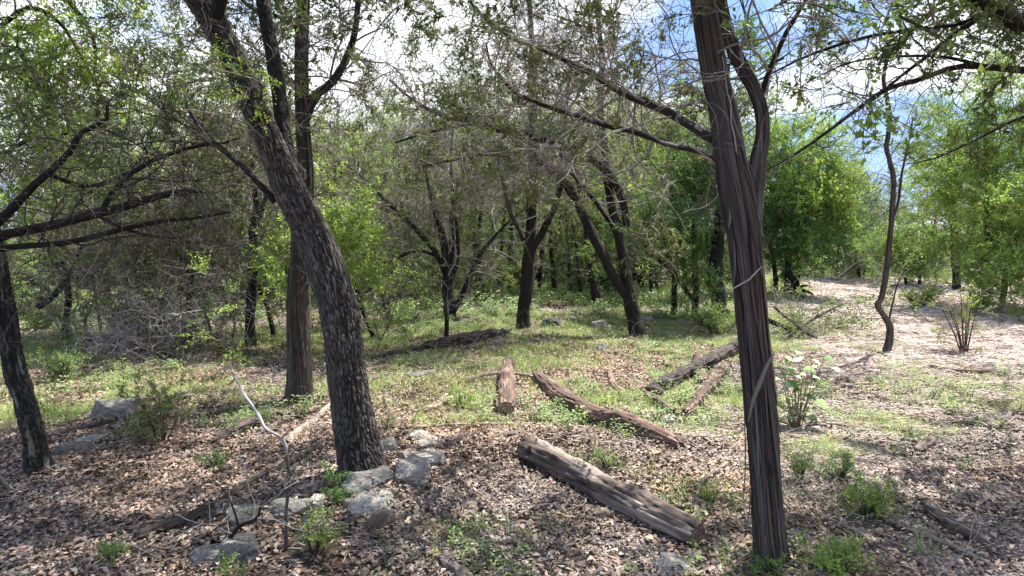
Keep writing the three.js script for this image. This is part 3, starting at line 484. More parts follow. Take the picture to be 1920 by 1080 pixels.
// ---------------------------------------------------------------- the shaggy cedar nearest the camera
R = rng(202);
{
  const t = new Tree('shaggy_cedar', 'shaggy forked cedar trunk with stringy peeling bark, nearest of all the trunks', gp(1446, 1062));
  const main = t.stem([[1446, 1062, 60.9], [1440, 990, 57.4], [1435, 890, 55.7], [1424, 740, 54.8], [1413, 640, 53.9], [1403, 540, 53.9], [1396, 480, 55.7], [1388, 415, 59.2], [1374, 340, 57.4], [1364, 280, 52.2], [1354, 210, 47.9], [1340, 150, 45.2], [1328, 75, 44.4], [1317, 0, 42.6], [1308, -90, 40.0], [1300, -200, 36.5], [1300, -330, 29.6], [1310, -470, 21.8], [1320, -620, 12.2]], { ground: true, f: cedarRelief, sides: 150, step: .009, mat: M.relief });
  const l1 = t.stem([[1398, 440, 40, .03], [1413, 360, 36, .04], [1421, 300, 30, .05], [1430, 250, 26, .06], [1427, 205, 25, .08], [1408, 155, 25, .1], [1382, 108, 25, .14], [1362, 55, 24, .2], [1350, -10, 22, .25], [1352, -100, 20, .3], [1380, -220, 15, .3], [1400, -340, 9, .2]], { part: 'limb', sides: 60, step: .012, f: cedarRelief, mat: M.relief });
  const l2 = t.stem([[1340, 262, 19, .05], [1300, 238, 17, .3], [1239, 202, 16, .7], [1172, 176, 14.5, 1.1], [1146, 161, 13, 1.3], [1094, 130, 12, 1.6], [1042, 104, 10, 1.9], [1001, 88, 8, 2.1], [944, 62, 6, 2.3], [892, 16, 5, 2.4], [850, -40, 3, 2.4]], { part: 'limb', sides: 10 });
  const l3 = t.stem([[1345, 300, 13, .05], [1317, 285, 12, .3], [1255, 270, 11, .8], [1187, 246, 12, 1.2], [1130, 233, 11, 1.5], [1068, 213, 10, 1.9], [1006, 192, 9, 2.2], [970, 176, 7.5, 2.4], [944, 150, 6.5, 2.5], [918, 114, 4.5, 2.6], [912, 80, 3, 2.6]], { part: 'limb', sides: 10 });
  const l4 = t.stem([[1420, 200, 12, .1], [1440, 140, 10, .1], [1475, 60, 8, 0], [1500, 20, 7, 0], [1530, -40, 5, 0]], { part: 'limb', sides: 8 });
  const dead = { levels: 3, kids: 4, twig: .3, wood: WOOD.grey, rmax: .009, fwd: .5, wander: .42 };
  t.sprout(l2, 28, .15, 1, [.5, 1.3], { ...dead, leaf: ['juniper', 'juniper:grey'], leafp: .07 }); t.sprout(l3, 28, .15, 1, [.4, 1.1], { ...dead, leaf: 'juniper', leafp: .06 });
  t.sprout(l1, 5, .35, .7, [.4, .9], { ...dead, levels: 2 }); t.sprout(l4, 7, .2, 1, [.4, .9], { ...dead, leaf: 'oak', leafp: .08 });
  t.sprout(main, 9, .42, .68, [.25, .7], { ...dead, levels: 2, kids: 4 });
  const cr = { levels: 3, kids: 5, twig: .3, leaf: ['juniper', 'juniper:grey'], leafp: .3, up: .3, rmax: .03 };
  t.sprout(main, 16, .72, 1, [.8, 1.7], cr); t.sprout(l1, 8, .72, 1, [.6, 1.3], cr);
  for (const [x, y, h, r, n] of [[1080, 1040, 5, .4, 18], [780, 1050, 5.6, .45, 20], [1250, 1060, 4.6, .4, 18]]) { const c = gp(x, y).addScaledVector(SUN_DIR, h / SUN_DIR.y); t.lobeW('juniper', c, r, r * .5, r, n * .7, { gap: 0, scale: 1.2 }); t.limbTo(c, .018); }
  // peeling bark strips
  const N = main.pts.length - 1;
  for (let k = 0; k < 70; k++) {
    const i0 = Math.floor(lerp(.02, .62, R()) * N), n = 5 + Math.floor(R() * 5), L = rr(.12, .5), a0 = rr(-.4, Math.PI + .4), g = new GB(t.base), w = rr(.002, .007), peel = R() < .3 ? rr(.02, .06) : rr(.004, .014), lean = rr(-.8, .8) * L;
    const ids = [], col = vary(R() < .7 ? [.07, .05, .04] : [.10, .086, .075], .3);
    for (let j = 0; j <= n; j++) {
      const f = j / n, i = Math.min(N, i0 + Math.round(f * L / .009)), p = main.pts[i], r = main.rad[i] * 1.02, e = Math.abs(f * 2 - 1), off = r + .004 + peel * (1 - Math.min(f, .7)) ** 2, ww = w * (1 - .7 * e * e);
      for (const q of [-1, 1]) { const A = a0 + lean * f + q * ww / r, nx = Math.cos(A), nz = Math.sin(A); ids.push(g.v(p.x + nx * off, p.y, p.z + nz * off, nx, .1, nz, ...col, f, q)); }
    }
    for (let j = 0; j < n; j++) { const q = j * 2; g.i.push(ids[q], ids[q + 1], ids[q + 2], ids[q + 1], ids[q + 3], ids[q + 2]); }
    part('bark_strip', g.geo(), M.twig, t.root);
  }
  const big = new GB(t.base); { const P = [[1451, 662], [1436, 690], [1424, 720], [1412, 750], [1403, 790]].map(([x, y], k) => at(x, y, t.depth - .11 - .01 * Math.sin(k))); big.tube(P, [.004, .009, .012, .009, .003], 5, { color: [.15, .125, .105] }); const Q = [[1362, 548], [1380, 538], [1405, 524], [1428, 500]].map(([x, y]) => at(x, y, t.depth - .12)); big.tube(Q, [.003, .004, .004, .003], 5, { color: [.3, .26, .23] }); }
  part('loose_bark', big.geo(), M.twig, t.root, 'stuff');
  t.done();
}
// ---------------------------------------------------------------- straight cedar behind the oak
R = rng(203);
{
  const t = new Tree('straight_cedar', 'reddish straight cedar standing close behind the leaning oak', gp(565, 752));
  const main = t.stem([[565, 752, 49.7], [563, 710, 42.3], [561, 650, 40.5], [560, 560, 39.6], [564, 450, 35.0], [572, 340, 28.5], [567, 220, 25.8], [565, 120, 23.9], [569, 10, 22.1], [572, -90, 18.4], [580, -200, 12.9], [585, -300, 6.4]], { ground: true, f: cedarRelief, sides: 90, step: .014, mat: M.relief });
  const l1 = t.stem([[574, 222, 17], [590, 182, 16], [618, 158, 15], [640, 130, 14], [655, 95, 12.5], [666, 55, 12], [672, 0, 11], [676, -70, 8], [690, -150, 4]], { part: 'limb', sides: 10 });
  const l2 = t.stem([[566, 60, 10], [520, 30, 8, -.2], [480, 20, 7, -.5], [430, -20, 5, -.7]], { part: 'limb', sides: 8 });
  const o = { levels: 3, kids: 5, twig: .35, wood: WOOD.grey, rmax: .014, wander: .35 };
  t.sprout(l1, 12, .2, 1, [.5, 1.2], { ...o, leaf: 'juniper', leafp: .05 }); t.sprout(main, 30, .45, .85, [.6, 2], { ...o, leaf: 'juniper', leafp: .09 }); t.sprout(l2, 5, .2, 1, [.4, .9], o);
  t.sprout(main, 12, .8, 1, [.7, 1.5], { ...o, leaf: 'juniper', leafp: .5, up: .3 });
  t.done();
}
// ---------------------------------------------------------------- tree at the very edge, with long low limbs
R = rng(204);
{
  const t = new Tree('lichened_juniper', 'dark lichen spotted trunk leaning out of view with long bare horizontal limbs', gp(74, 890), { col: WOOD.dark });
  const lich = (g, s, r) => { const l = sstep(.25, .5, vn(Math.cos(g) * 3, s * 6, Math.sin(g) * 3)), k = .7 + .5 * vn(Math.cos(g) * 8, s * 14, Math.sin(g) * 8), b = oakRelief(g, s, r); return [b[0], lerp(b[1] * .7, .26, l * .6) * k, lerp(b[2] * .75, .27, l * .6) * k, lerp(b[3] * .75, .23, l * .6) * k]; };
  const main = t.stem([[74, 890, 42], [66, 840, 35], [56, 790, 34], [42, 735, 32], [28, 690, 32], [16, 630, 32], [6, 575, 32], [-4, 520, 32], [-14, 460, 32], [-30, 390, 30], [-50, 300, 27], [-60, 180, 24], [-70, 60, 20], [-80, -80, 15], [-80, -220, 8]], { ground: true, f: lich, sides: 80, step: .013, mat: M.relief });
  const a = t.stem([[-16, 452, 22], [0, 443, 20], [50, 432, 19], [100, 422, 18], [173, 403, 17], [233, 387, 15], [273, 375, 13], [313, 363, 11], [350, 359, 8], [380, 360, 4]], { part: 'limb', sides: 12 });
  const a2 = t.stem([[192, 398, 10], [200, 380, 11], [217, 353, 10], [240, 330, 9.5], [283, 303, 9], [325, 287, 7.5, .1], [363, 275, 6], [410, 270, 4], [450, 258, 2.5]], { part: 'limb', sides: 9 });
  const b = t.stem([[-10, 470, 13], [20, 464, 12], [110, 457, 11], [183, 442, 10.5], [240, 427, 9], [300, 415, 8], [377, 407, 6], [433, 397, 3]], { part: 'limb', sides: 9 });
  const c = t.stem([[-24, 430, 18], [0, 415, 17], [31, 384, 15], [57, 353, 14], [93, 322, 13], [135, 280, 11, -.1], [145, 259, 10], [165, 240, 9], [197, 228, 7], [203, 190, 4]], { part: 'limb', sides: 9 });
  const d = t.stem([[178, 402, 6], [240, 432, 6], [300, 444, 5], [333, 447, 3]], { part: 'limb', sides: 7 });
  const e = t.stem([[90, 325, 9], [160, 350, 8, .2], [230, 330, 6, .4], [300, 290, 4, .5]], { part: 'limb', sides: 7 });
  const o = { levels: 3, kids: 4, twig: .22, wood: WOOD.dark, rmax: .008, wander: .5, twigc: [.12, .1, .085], tscale: .8 };
  t.sprout(a, 12, .15, 1, [.3, .9], o); t.sprout(a2, 12, .1, 1, [.35, .9], { ...o, up: .2 }); t.sprout(b, 12, .1, 1, [.3, .8], { ...o, up: -.2 }); t.sprout(c, 12, .1, 1, [.4, 1], { ...o, leaf: 'juniper:grey', leafp: .08 }); t.sprout(d, 5, .1, 1, [.2, .5], { ...o, levels: 2 }); t.sprout(e, 6, .1, 1, [.3, .7], o);
  t.sprout(main, 6, .6, 1, [.6, 1.4], { ...o, leaf: ['juniper', 'oak'], leafp: .18, up: .3, bx: .3 });
  t.done();
}
// broadleaf sprays hanging in from outside the frame
R = rng(205);
{
  const b = V(-4.7, 0, -4.6); b.y = hgt(b.x, b.z);
  const t = new Tree('broadleaf_oak', 'overhanging oak boughs with sunlit green leaf sprays beside the lichen spotted trunk', b, { col: WOOD.dark, mat: M.oak });
  const w = (x, y, z) => V(x, y, z);
  t.stemW([w(-4.72, b.y - .1, -4.6), w(-4.66, 1, -4.68), w(-4.54, 2.2, -4.8), w(-4.5, 3.1, -4.8), w(-4.5, 3.9, -4.8), w(-4.4, 5.6, -4.9)], [.14, .12, .11, .10, .08, .03], { sides: 12 });
  const limb = (l) => t.stem(l, { part: 'limb', sides: 8 });
  const A = limb([[-122, 40, 12, .2], [-20, 60, 10, .6], [50, 15, 8], [110, 40, 7, 1], [160, 120, 5], [190, 180, 3]]), B = limb([[-126, -60, 14, .2], [0, -40, 11, .6], [100, -20, 9], [170, 60, 7, 1], [178, 130, 5], [150, 185, 3]]), C = limb([[-124, 140, 10, .2], [-10, 110, 8, .6], [36, 90, 7], [48, 150, 6], [50, 215, 4]]), D = limb([[-132, 320, 10, .2], [0, 290, 8, .6], [60, 260, 7], [130, 250, 4]]);
  const o = { levels: 2, kids: 6, twig: .2, leaf: ['oak', 'oak:bright', 'oak:bright'], leafp: .24, rmax: .012, wander: .35, lscale: .9, tscale: .8 };
  t.sprout(A, 12, .15, 1, [.3, .7], o); t.sprout(B, 12, .2, 1, [.3, .7], o); t.sprout(C, 9, .2, 1, [.3, .6], o); t.sprout(D, 9, .1, 1, [.3, .6], o);
  t.lobe('oak', [70, 300, 90, 55, 16, .3, .6], { scale: .8 });
  t.sprout(t.paths[0], 4, .7, 1, [.6, 1.5], { ...o, levels: 3, up: .3, leafp: .15 });
  t.done();
}
// tree standing outside the frame whose bare limbs reach across the sky
R = rng(206);
{
  const b = V(4.6, 0, -4.0); b.y = hgt(b.x, b.z);
  const t = new Tree('overhanging_cedar', 'dark cedar bough slanting down across the sky above the clearing', b, { col: WOOD.dark });
  t.stemW([V(4.6, b.y - .1, -4), V(4.55, 1.2, -4.05), V(4.45, 2.4, -4.15), V(4.4, 3.4, -4.2), V(4.3, 4.8, -4.2), V(4.3, 6.2, -4.1)], [.15, .13, .12, .11, .08, .03], { sides: 14 });
  const L = (l, s = 9) => t.stem(l, { part: 'limb', sides: s });
  const a = L([[2272, 185, 22, .15], [2120, 150, 18, .2], [2000, 138, 15, .3], [1920, 131, 13, .35], [1870, 128, 12], [1800, 124, 11, .4], [1720, 150, 9.5], [1660, 168, 8.5], [1600, 210, 7, .5], [1520, 270, 5.5], [1450, 312, 3.5], [1405, 332, 2]]);
  const c = L([[2268, 215, 40, .15], [2170, 180, 38, .1], [2060, 130, 36, .1], [1960, 70, 33, .2], [1890, 30, 30, .2], [1835, 0, 26, .2], [1790, -50, 22], [1720, -140, 15], [1650, -240, 8]], 14);
  const d = L([[1880, 20, 14, .22], [1830, 38, 11, .25], [1790, 65, 9, .3], [1740, 105, 7.5], [1690, 142, 6], [1640, 185, 4, .4], [1560, 240, 2.5]]);
  const e = L([[1850, 10, 10, .25], [1815, 41, 8.5, .3], [1740, 52, 7.5], [1638, 67, 6.5, .4], [1576, 83, 6], [1504, 109, 5, .5], [1431, 146, 3.5], [1380, 170, 2]]);
  const f = L([[2275, 225, 10, .12], [2060, 190, 8, .2], [1920, 219, 5.5, .4], [1835, 259, 4.5, .5], [1758, 295, 3, .5], [1700, 308, 2]], 6);
  const g = L([[1850, 125, 7, .4], [1780, 108, 6], [1700, 105, 5], [1600, 115, 3.5], [1520, 150, 2]], 7);
  const o = { levels: 2, kids: 5, twig: .3, wood: WOOD.dark, rmax: .008, wander: .35, tscale: .8 };
  for (const s of [a, d, e, g]) t.sprout(s, 8, .25, 1, [.2, .55], { ...o, leaf: 'juniper', leafp: .015 }); t.sprout(f, 4, .3, 1, [.2, .5], o);
  t.sprout(c, 8, .1, 1, [.4, 1], { ...o, levels: 3, leaf: 'juniper', leafp: .22, up: .3 });
  t.sprout(t.paths[0], 14, .6, 1, [.8, 1.8], { levels: 3, kids: 5, twig: .2, leaf: 'juniper', leafp: .34, up: .4, rmax: .03 });
  t.lobe('juniper', [1870, 70, 70, 50, 30, .3, .4], { scale: .8 });
  for (const [x, y, h, r, n] of [[1800, 890, 4, .55, 34], [1700, 950, 4.2, .5, 28], [1880, 970, 3.8, .5, 26], [1850, 800, 4.6, .4, 16], [1890, 690, 4.4, .6, 26]]) { const c = gp(x, y).addScaledVector(SUN_DIR, h / SUN_DIR.y); t.lobeW('juniper', c, r * 1.2, r * .45, r, n * 1.15, { gap: -.1, scale: 1.2 }); t.limbTo(c, .02); }
  t.done();
}
// ---------------------------------------------------------------- middle distance, each from its own place
const DEAD = { levels: 3, kids: 5, twig: .3, wood: WOOD.grey, rmax: .016, wander: .38, tscale: 1.1 };
function midTree(seed, name, label, base, stems, o = {}) {
  R = rng(seed);
  const t = new Tree(name, label, gp(...base), { col: o.col || WOOD.dark, mat: o.mat, category: o.category, group: o.group });
  stems.forEach((s, k) => { const { pts, n = 8, t0 = .35, len = [.5, 1.4], ...q } = s; const path = t.stem(pts, { part: k && !q.trunk ? 'limb' : 'trunk', ground: !k, sides: o.sides || 12, step: .1, col: q.col }); if (n) t.sprout(path, n, t0, 1, len, { ...DEAD, leaf: o.leaf, leafp: o.leafp, ...q }); });
  for (const l of o.lobes || []) t.lobe(...l);
  return t.done();
}
const JUN = ['juniper', 'juniper:grey', 'juniper'];
midTree(301, 'twin_trunk_cedar', 'upright dark cedar forking in two above head height beside the charred stump', [980, 621], [
  { pts: [[980, 621, 29], [982, 580, 25], [988, 520, 24], [993, 465, 23], [997, 400, 20], [1000, 330, 18], [998, 250, 16], [1001, 150, 14], [996, 60, 11], [990, -40, 8], [985, -140, 4]], n: 32, t0: .45, len: [.7, 2.1] },
  { pts: [[995, 470, 15], [1012, 445, 14], [1031, 408, 13], [1043, 378, 12], [1050, 343, 11], [1053, 290, 9], [1060, 220, 7], [1070, 120, 4]], n: 9 },
  { pts: [[982, 452, 10, .1], [972, 430, 9], [957, 398, 8.5], [946, 352, 7.5], [936, 310, 6], [925, 260, 4]], n: 7, col: WOOD.grey },
], { leaf: JUN, leafp: .045, lobes: [['juniper', [940, 130, 190, 80, 60, 1.6, 1.6]], ['juniper', [990, -130, 160, 100, 22, 0, 1.6]], ['twig', [960, 150, 220, 150, 330, .2, 1.4], { col: WOOD.grey }]] });
midTree(302, 'arching_cedar', 'forked dark cedar with one long limb arching far over the grass', [1196, 634], [
  { pts: [[1196, 634, 34], [1190, 600, 27], [1182, 563, 24], [1178, 530, 21], [1168, 480, 19], [1157, 430, 18], [1147, 390, 17], [1141, 340, 16], [1134, 280, 14], [1125, 200, 12], [1130, 120, 10], [1120, 20, 8], [1115, -100, 4]], n: 28, t0: .5, len: [.6, 1.9] },
  { pts: [[1180, 560, 20], [1158, 531, 19], [1134, 487, 18], [1110, 437, 17], [1087, 390, 16], [1063, 347, 15], [1040, 322, 13], [1012, 304, 11, -.2], [954, 285, 9, -.4], [871, 296, 6, -.6], [778, 316, 3, -.7]], n: 16, t0: .5, trunk: true, len: [.4, 1.2] },
  { pts: [[1176, 425, 15, -.05], [1170, 385, 15], [1160, 355, 15, -.15], [1146, 330, 15], [1110, 296, 15, -.3], [1079, 280, 14], [1027, 265, 14, -.6], [975, 249, 13], [923, 239, 13, -.9], [882, 228, 11.5], [819, 213, 8.5, -1.1], [767, 182, 5], [730, 150, 3]], n: 34, t0: .3, len: [.5, 1.6], up: .25 },
  { pts: [[1157, 440, 10, .1], [1140, 410, 9, .2], [1110, 370, 8, .4], [1085, 340, 7], [1050, 300, 5], [1010, 250, 3]], n: 8 },
  { pts: [[882, 230, 7, -1], [840, 240, 6], [790, 252, 5], [740, 268, 3]], n: 6, len: [.3, .8] },
], { leaf: ['juniper', 'juniper:grey'], leafp: .035, lobes: [['juniper', [860, 150, 110, 60, 22, -1, .9]], ['juniper:dead', [850, 185, 80, 30, 8, -1, .6]], ['juniper', [1120, 80, 160, 100, 50, 1.4, 1.5]], ['juniper', [1120, -150, 170, 100, 22, 0, 1.6]], ['twig', [1060, 130, 170, 140, 330, -.5, 1.4], { col: WOOD.grey }]] });
midTree(303, 'spreading_cedar', 'many stemmed dark cedar spreading like a fan beyond the rotten log', [843, 599], [
  { pts: [[843, 599, 26], [842, 570, 24], [840, 530, 22], [838, 495, 16], [827, 430, 12], [812, 385, 9], [800, 330, 6], [790, 270, 3]], n: 14 },
  { pts: [[850, 583, 13], [860, 566, 12], [877, 530, 11], [890, 497, 9], [908, 468, 8], [925, 446, 6], [950, 420, 4], [980, 395, 2]], n: 8 },
  { pts: [[842, 520, 12], [848, 470, 10], [846, 420, 9], [850, 360, 8], [845, 300, 6], [850, 230, 3]], n: 12 },
  { pts: [[846, 530, 10], [858, 480, 8], [857, 430, 7], [852, 390, 5], [860, 330, 3]], n: 8 },
  { pts: [[835, 510, 12], [815, 470, 11, -.2], [790, 440, 10], [767, 415, 9.5, -.4], [731, 384, 8], [700, 353, 6, -.6], [664, 320, 4], [630, 300, 2]], n: 26, t0: .2, len: [.5, 1.7] },
  { pts: [[820, 480, 7], [780, 470, 6, -.3], [730, 490, 5, -.5], [690, 500, 3]], n: 9, t0: .2, len: [.4, 1] },
], { leaf: ['juniper:grey', 'juniper'], leafp: .06, lobes: [['juniper', [860, 270, 130, 80, 34, .2, 2]], ['juniper', [700, 290, 110, 70, 20, -.4, 1.4]], ['twig', [800, 330, 150, 90, 150, 0, 1.6], { col: WOOD.grey }]] });
midTree(304, 'slim_juniper', 'slim dark juniper between the dead brush and the straight cedar, branching high', [471, 652], [
  { pts: [[471, 652, 22], [470, 610, 18], [472, 540, 17], [474, 470, 16], [476, 430, 16], [480, 390, 12], [474, 330, 9], [470, 260, 7], [462, 180, 4]], n: 18, t0: .4, len: [.5, 1.6] },
  { pts: [[478, 425, 10], [488, 400, 9], [497, 368, 7], [506, 320, 5], [520, 250, 3]], n: 9 },
], { leaf: JUN, leafp: .12, lobes: [['juniper', [470, 230, 120, 110, 120, .2, 1.6]], ['juniper', [430, 90, 130, 90, 70, .4, 1.8]], ['twig', [420, 350, 110, 100, 90, 0, 1.2], { col: WOOD.grey }]] });
midTree(305, 'shaggy_juniper', 'shaggy juniper bristling with dead twigs behind the pale brush heap', [352, 640], [
  { pts: [[352, 640, 22], [355, 590, 18], [357, 535, 14], [354, 480, 11], [350, 420, 8], [345, 340, 6], [340, 250, 3]], n: 60, t0: .03, len: [.6, 2], lift: -.15, bx: -.3 },
  { pts: [[338, 640, 8], [339, 560, 6], [340, 470, 5], [338, 400, 3]], n: 10, t0: .1 },
  { pts: [[318, 690, 9, -1], [330, 660, 9, -.8], [348, 630, 8, -.4], [352, 615, 7, 0]], n: 0 },
], { leaf: JUN, leafp: .12, lobes: [['juniper', [350, 320, 140, 110, 150, 0, 1.5]], ['juniper:grey', [300, 470, 90, 80, 70, .3, 1.2]], ['twig', [330, 520, 110, 100, 150, -.2, 1], { col: [.3, .27, .245] }], ['twig', [200, 560, 110, 70, 90, -.3, 1], { col: [.3, .27, .245] }], ['juniper', [300, 150, 140, 90, 70, .5, 1.6]]] });
midTree(306, 'hillside_juniper', 'juniper with a leaning dark bough over the brown bank near the lichened trunk', [120, 632], [
  { pts: [[120, 632, 14], [124, 600, 12], [128, 560, 11], [120, 500, 10], [110, 420, 9], [100, 330, 7], [90, 220, 5], [80, 120, 3]], n: 26, t0: .15, len: [.6, 1.8] },
  { pts: [[72, 575, 12, -.5], [95, 560, 11], [120, 530, 10, -.6], [134, 505, 8], [150, 470, 6], [180, 430, 4], [220, 400, 2.5]], n: 12, t0: .1 },
], { leaf: JUN, leafp: .16, lobes: [['juniper', [110, 380, 150, 120, 140, .2, 1.5]], ['juniper', [90, 200, 150, 120, 130, .3, 1.8]], ['juniper:grey', [210, 440, 90, 70, 70, .5, 1.2]], ['twig', [120, 480, 130, 110, 110, 0, 1.2], { col: WOOD.grey }]] });
R = rng(307);
// slender trunks between the larger trees
const thin = (seed, label, base, pts, o = {}) => midTree(seed, 'slender_trunk', label, base, [{ pts, n: o.n ?? 12, t0: .35, len: [.4, 1.2] }, ...(o.more || [])], { leaf: o.leaf || JUN, leafp: o.leafp ?? .12, group: 'slender trunks between the larger trees', sides: 9, lobes: o.lobes, col: o.col });
thin(311, 'thin dark stem leaning between the slim juniper and the straight cedar', [514, 637], [[514, 637, 10], [503, 582, 8], [488, 545, 7], [480, 500, 5], [470, 440, 3]]);
thin(312, 'thin slanting dark trunk with pale dead shoots at its foot beside the oak', [702, 638], [[702, 638, 10], [688, 603, 9], [674, 560, 9], [662, 500, 8], [652, 440, 6], [645, 380, 4]], { leaf: ['elm:bright'], leafp: .05 });
thin(313, 'slender tilted trunk with a low fork, next to the slanting stem with dead shoots', [729, 602], [[729, 602, 12], [721, 560, 10], [708, 518, 9], [700, 460, 7], [695, 380, 5]], { more: [{ pts: [[724, 575, 5], [738, 550, 4], [750, 520, 3]], n: 3 }] });
thin(314, 'straight thin trunk in bright grass halfway between fan shaped cedar and oak', [785, 578], [[785, 578, 8], [777, 530, 7], [771, 480, 6], [765, 400, 4], [760, 300, 3]], { lobes: [['elm:bright', [780, 350, 100, 90, 30, 1, 2]]] });
thin(315, 'very thin upright pole just beside the fan shaped cedar', [812, 572], [[812, 572, 6], [812, 515, 5], [814, 450, 4], [818, 380, 3]]);
thin(316, 'straight thin trunk behind the fan shaped cedar, left one of a close pair', [892, 562], [[892, 562, 9], [890, 480, 8], [889, 400, 8], [888, 330, 6], [884, 250, 4]], { lobes: [['elm', [900, 300, 110, 80, 70, 1, 2.2]]] });
thin(317, 'reddish thin trunk behind the fan shaped cedar, right one of a close pair', [902, 565], [[902, 565, 10], [901, 500, 9], [897, 440, 8], [905, 370, 5], [910, 300, 3]], { col: WOOD.cedar });
thin(318, 'dim upright trunk deep in the wood just past the forking cedar', [1040, 553], [[1040, 553, 10], [1036, 500, 9], [1031, 450, 8], [1028, 380, 6], [1020, 280, 4]], { lobes: [['elm:bright', [1040, 420, 90, 80, 90, 1, 2]]] });
thin(319, 'stout tilted trunk dappled with sun behind the arching cedar', [1120, 578], [[1120, 578, 19], [1114, 530, 17], [1106, 480, 16], [1098, 420, 12], [1085, 350, 8], [1075, 260, 4]], { lobes: [['elm:bright', [1090, 350, 110, 90, 80, .6, 2.2]]], col: WOOD.cedar });
thin(320, 'smaller tilted trunk pressed against the stout dappled one', [1134, 552], [[1134, 552, 10], [1127, 515, 9], [1119, 475, 8], [1112, 420, 5]], { n: 6 });
thin(321, 'crooked slim tree with a bent top standing in leafy ground cover by stones', [1263, 594], [[1263, 594, 12], [1265, 540, 11], [1267, 480, 11], [1273, 430, 10], [1268, 390, 9], [1260, 362, 8], [1262, 300, 6], [1256, 230, 4]], { leaf: ['elm:dark', 'elm'], leafp: .3, lobes: [['elm', [1260, 300, 110, 90, 50, .4, 1.6]], ['elm', [1240, 220, 110, 80, 40, .6, 1.6]]] });
thin(322, 'slim grey trunk with a thin leaning stem joined at its foot', [1304, 597], [[1304, 597, 14], [1304, 560, 12], [1303, 480, 11], [1302, 400, 9], [1305, 320, 6], [1300, 240, 4]], { leaf: ['elm:dark', 'elm'], leafp: .3, more: [{ pts: [[1300, 563, 8], [1280, 535, 7], [1262, 513, 7], [1227, 480, 6], [1200, 450, 4], [1180, 420, 3]], n: 6 }], lobes: [['elm', [1300, 300, 100, 90, 50, .2, 1.6]]] });
thin(323, 'heavy dark trunk half hidden behind the shaggy peeling cedar', [1349, 602], [[1349, 602, 34], [1346, 560, 27], [1343, 490, 26], [1350, 420, 22], [1356, 340, 18], [1362, 240, 12], [1366, 120, 6]], { leaf: ['elm:dark'], leafp: .3, lobes: [['elm:dark', [1340, 330, 60, 90, 40, -.2, 1.2]], ['elm', [1340, 200, 120, 100, 50, .4, 2]]] });
thin(324, 'thin trunk behind the right fork of the arching cedar', [1203, 552], [[1203, 552, 11], [1197, 490, 10], [1192, 430, 9], [1185, 350, 6], [1182, 260, 3]], { lobes: [['elm', [1200, 360, 90, 80, 90, .8, 2]]] });
thin(325, 'thin leaning trunk between the arching cedar and the crooked slim tree', [1237, 545], [[1237, 545, 8], [1224, 518, 7], [1213, 495, 7], [1200, 450, 5], [1190, 390, 3]], { lobes: [['elm:bright', [1215, 420, 70, 60, 60, 1, 2]]] });
thin(326, 'slim snag standing in front of the fan shaped cedar by the rotten log', [837, 640], [[837, 640, 10], [838, 600, 9], [839, 560, 8], [841, 520, 7], [838, 470, 5]], { n: 4, leafp: 0 });
thin(327, 'far upright trunk seen over the sunny shrub beside the oak', [640, 560], [[640, 560, 8], [636, 480, 8], [632, 390, 7], [626, 310, 6], [622, 240, 4]], { lobes: [['juniper', [640, 300, 90, 90, 80, .5, 2]]] });
R = rng(330);
const FAR = [[205, 578], [262, 566], [410, 590], [438, 575], [545, 572], [600, 566], [690, 560], [752, 556], [772, 566], [930, 552], [955, 556], [1010, 549], [1072, 552], [1090, 560], [1155, 549], [1180, 552], [1222, 556], [1285, 560], [1330, 562], [1420, 552]];
const FARL = ['slim far tree seen through the bare limbs above the pale brush heap', 'second slim far tree just past the brush heap, darker than its neighbour', 'far slim tree in the gap between shaggy juniper and slim juniper', 'far slim tree whose trunk shows hard against the slim juniper', 'far trunk glimpsed at the edge of the straight cedar', 'far trunk peeping out behind the leaning oak', 'far slim tree rising behind the slanting stem with dead shoots', 'far slim tree near the straight thin trunk in bright grass', 'thinner far tree hugging the straight thin trunk in bright grass', 'far tree in the gap just before the upright forking cedar', 'far tree nearly touching the outline of the upright forking cedar', 'far slim tree showing beyond the charred stone', 'far slim tree above the white boulder in grass', 'paler far tree next to the stout dappled trunk', 'far slim tree framed by the fork of the arching cedar', 'far slim tree just behind the arching cedar trunk', 'far slim tree between arching cedar and thin leaning trunk', 'far slim tree between the crooked slim tree and the grey trunk', 'far slim tree beside the heavy half hidden trunk', 'far slim tree in the opening between shaggy cedar and dense green tree'];
FAR.forEach(([x, y], k) => {
  const l = rr(-22, 22), w = rr(5, 9), l2 = rr(-14, 14);
  midTree(3300 + k, 'far_tree', FARL[k], [x, y], [{ pts: [[x, y, w * 1.15], [x + l * .3, y - 50, w], [x + l * .6, y - 110, w * .9], [x + l, y - 180, w * .75], [x + l + l2, y - 260, w * .5], [x + l + l2 * 2, y - 330, w * .25]], n: 10, t0: .35, len: [.6, 1.6] }, ...(k % 3 === 0 ? [{ pts: [[x + l * .4, y - 70, w * .6], [x + l * .4 + rr(-30, 30), y - 120, w * .5], [x + l * .4 + rr(-50, 50), y - 190, w * .2]], n: 4 }] : [])], { leaf: k % 2 ? JUN : ['elm', 'elm:bright'], leafp: .14, group: 'slim trunks deep in the wood', sides: 8, lobes: [[k % 2 ? 'juniper' : 'elm:bright', [x + l + l2, y - 260, 80, 90, 50, 0, 1.8], { scale: 1.2 }]] });
});
for (const [x, y, r, n] of [[684, 893, .2, 34], [1446, 1062, .12, 26], [565, 752, .17, 26], [74, 890, .12, 16], [980, 621, .2, 14], [1196, 634, .2, 14]]) { const p = gp(x, y); drift(p.x, p.z - .02, n, r, .02); }
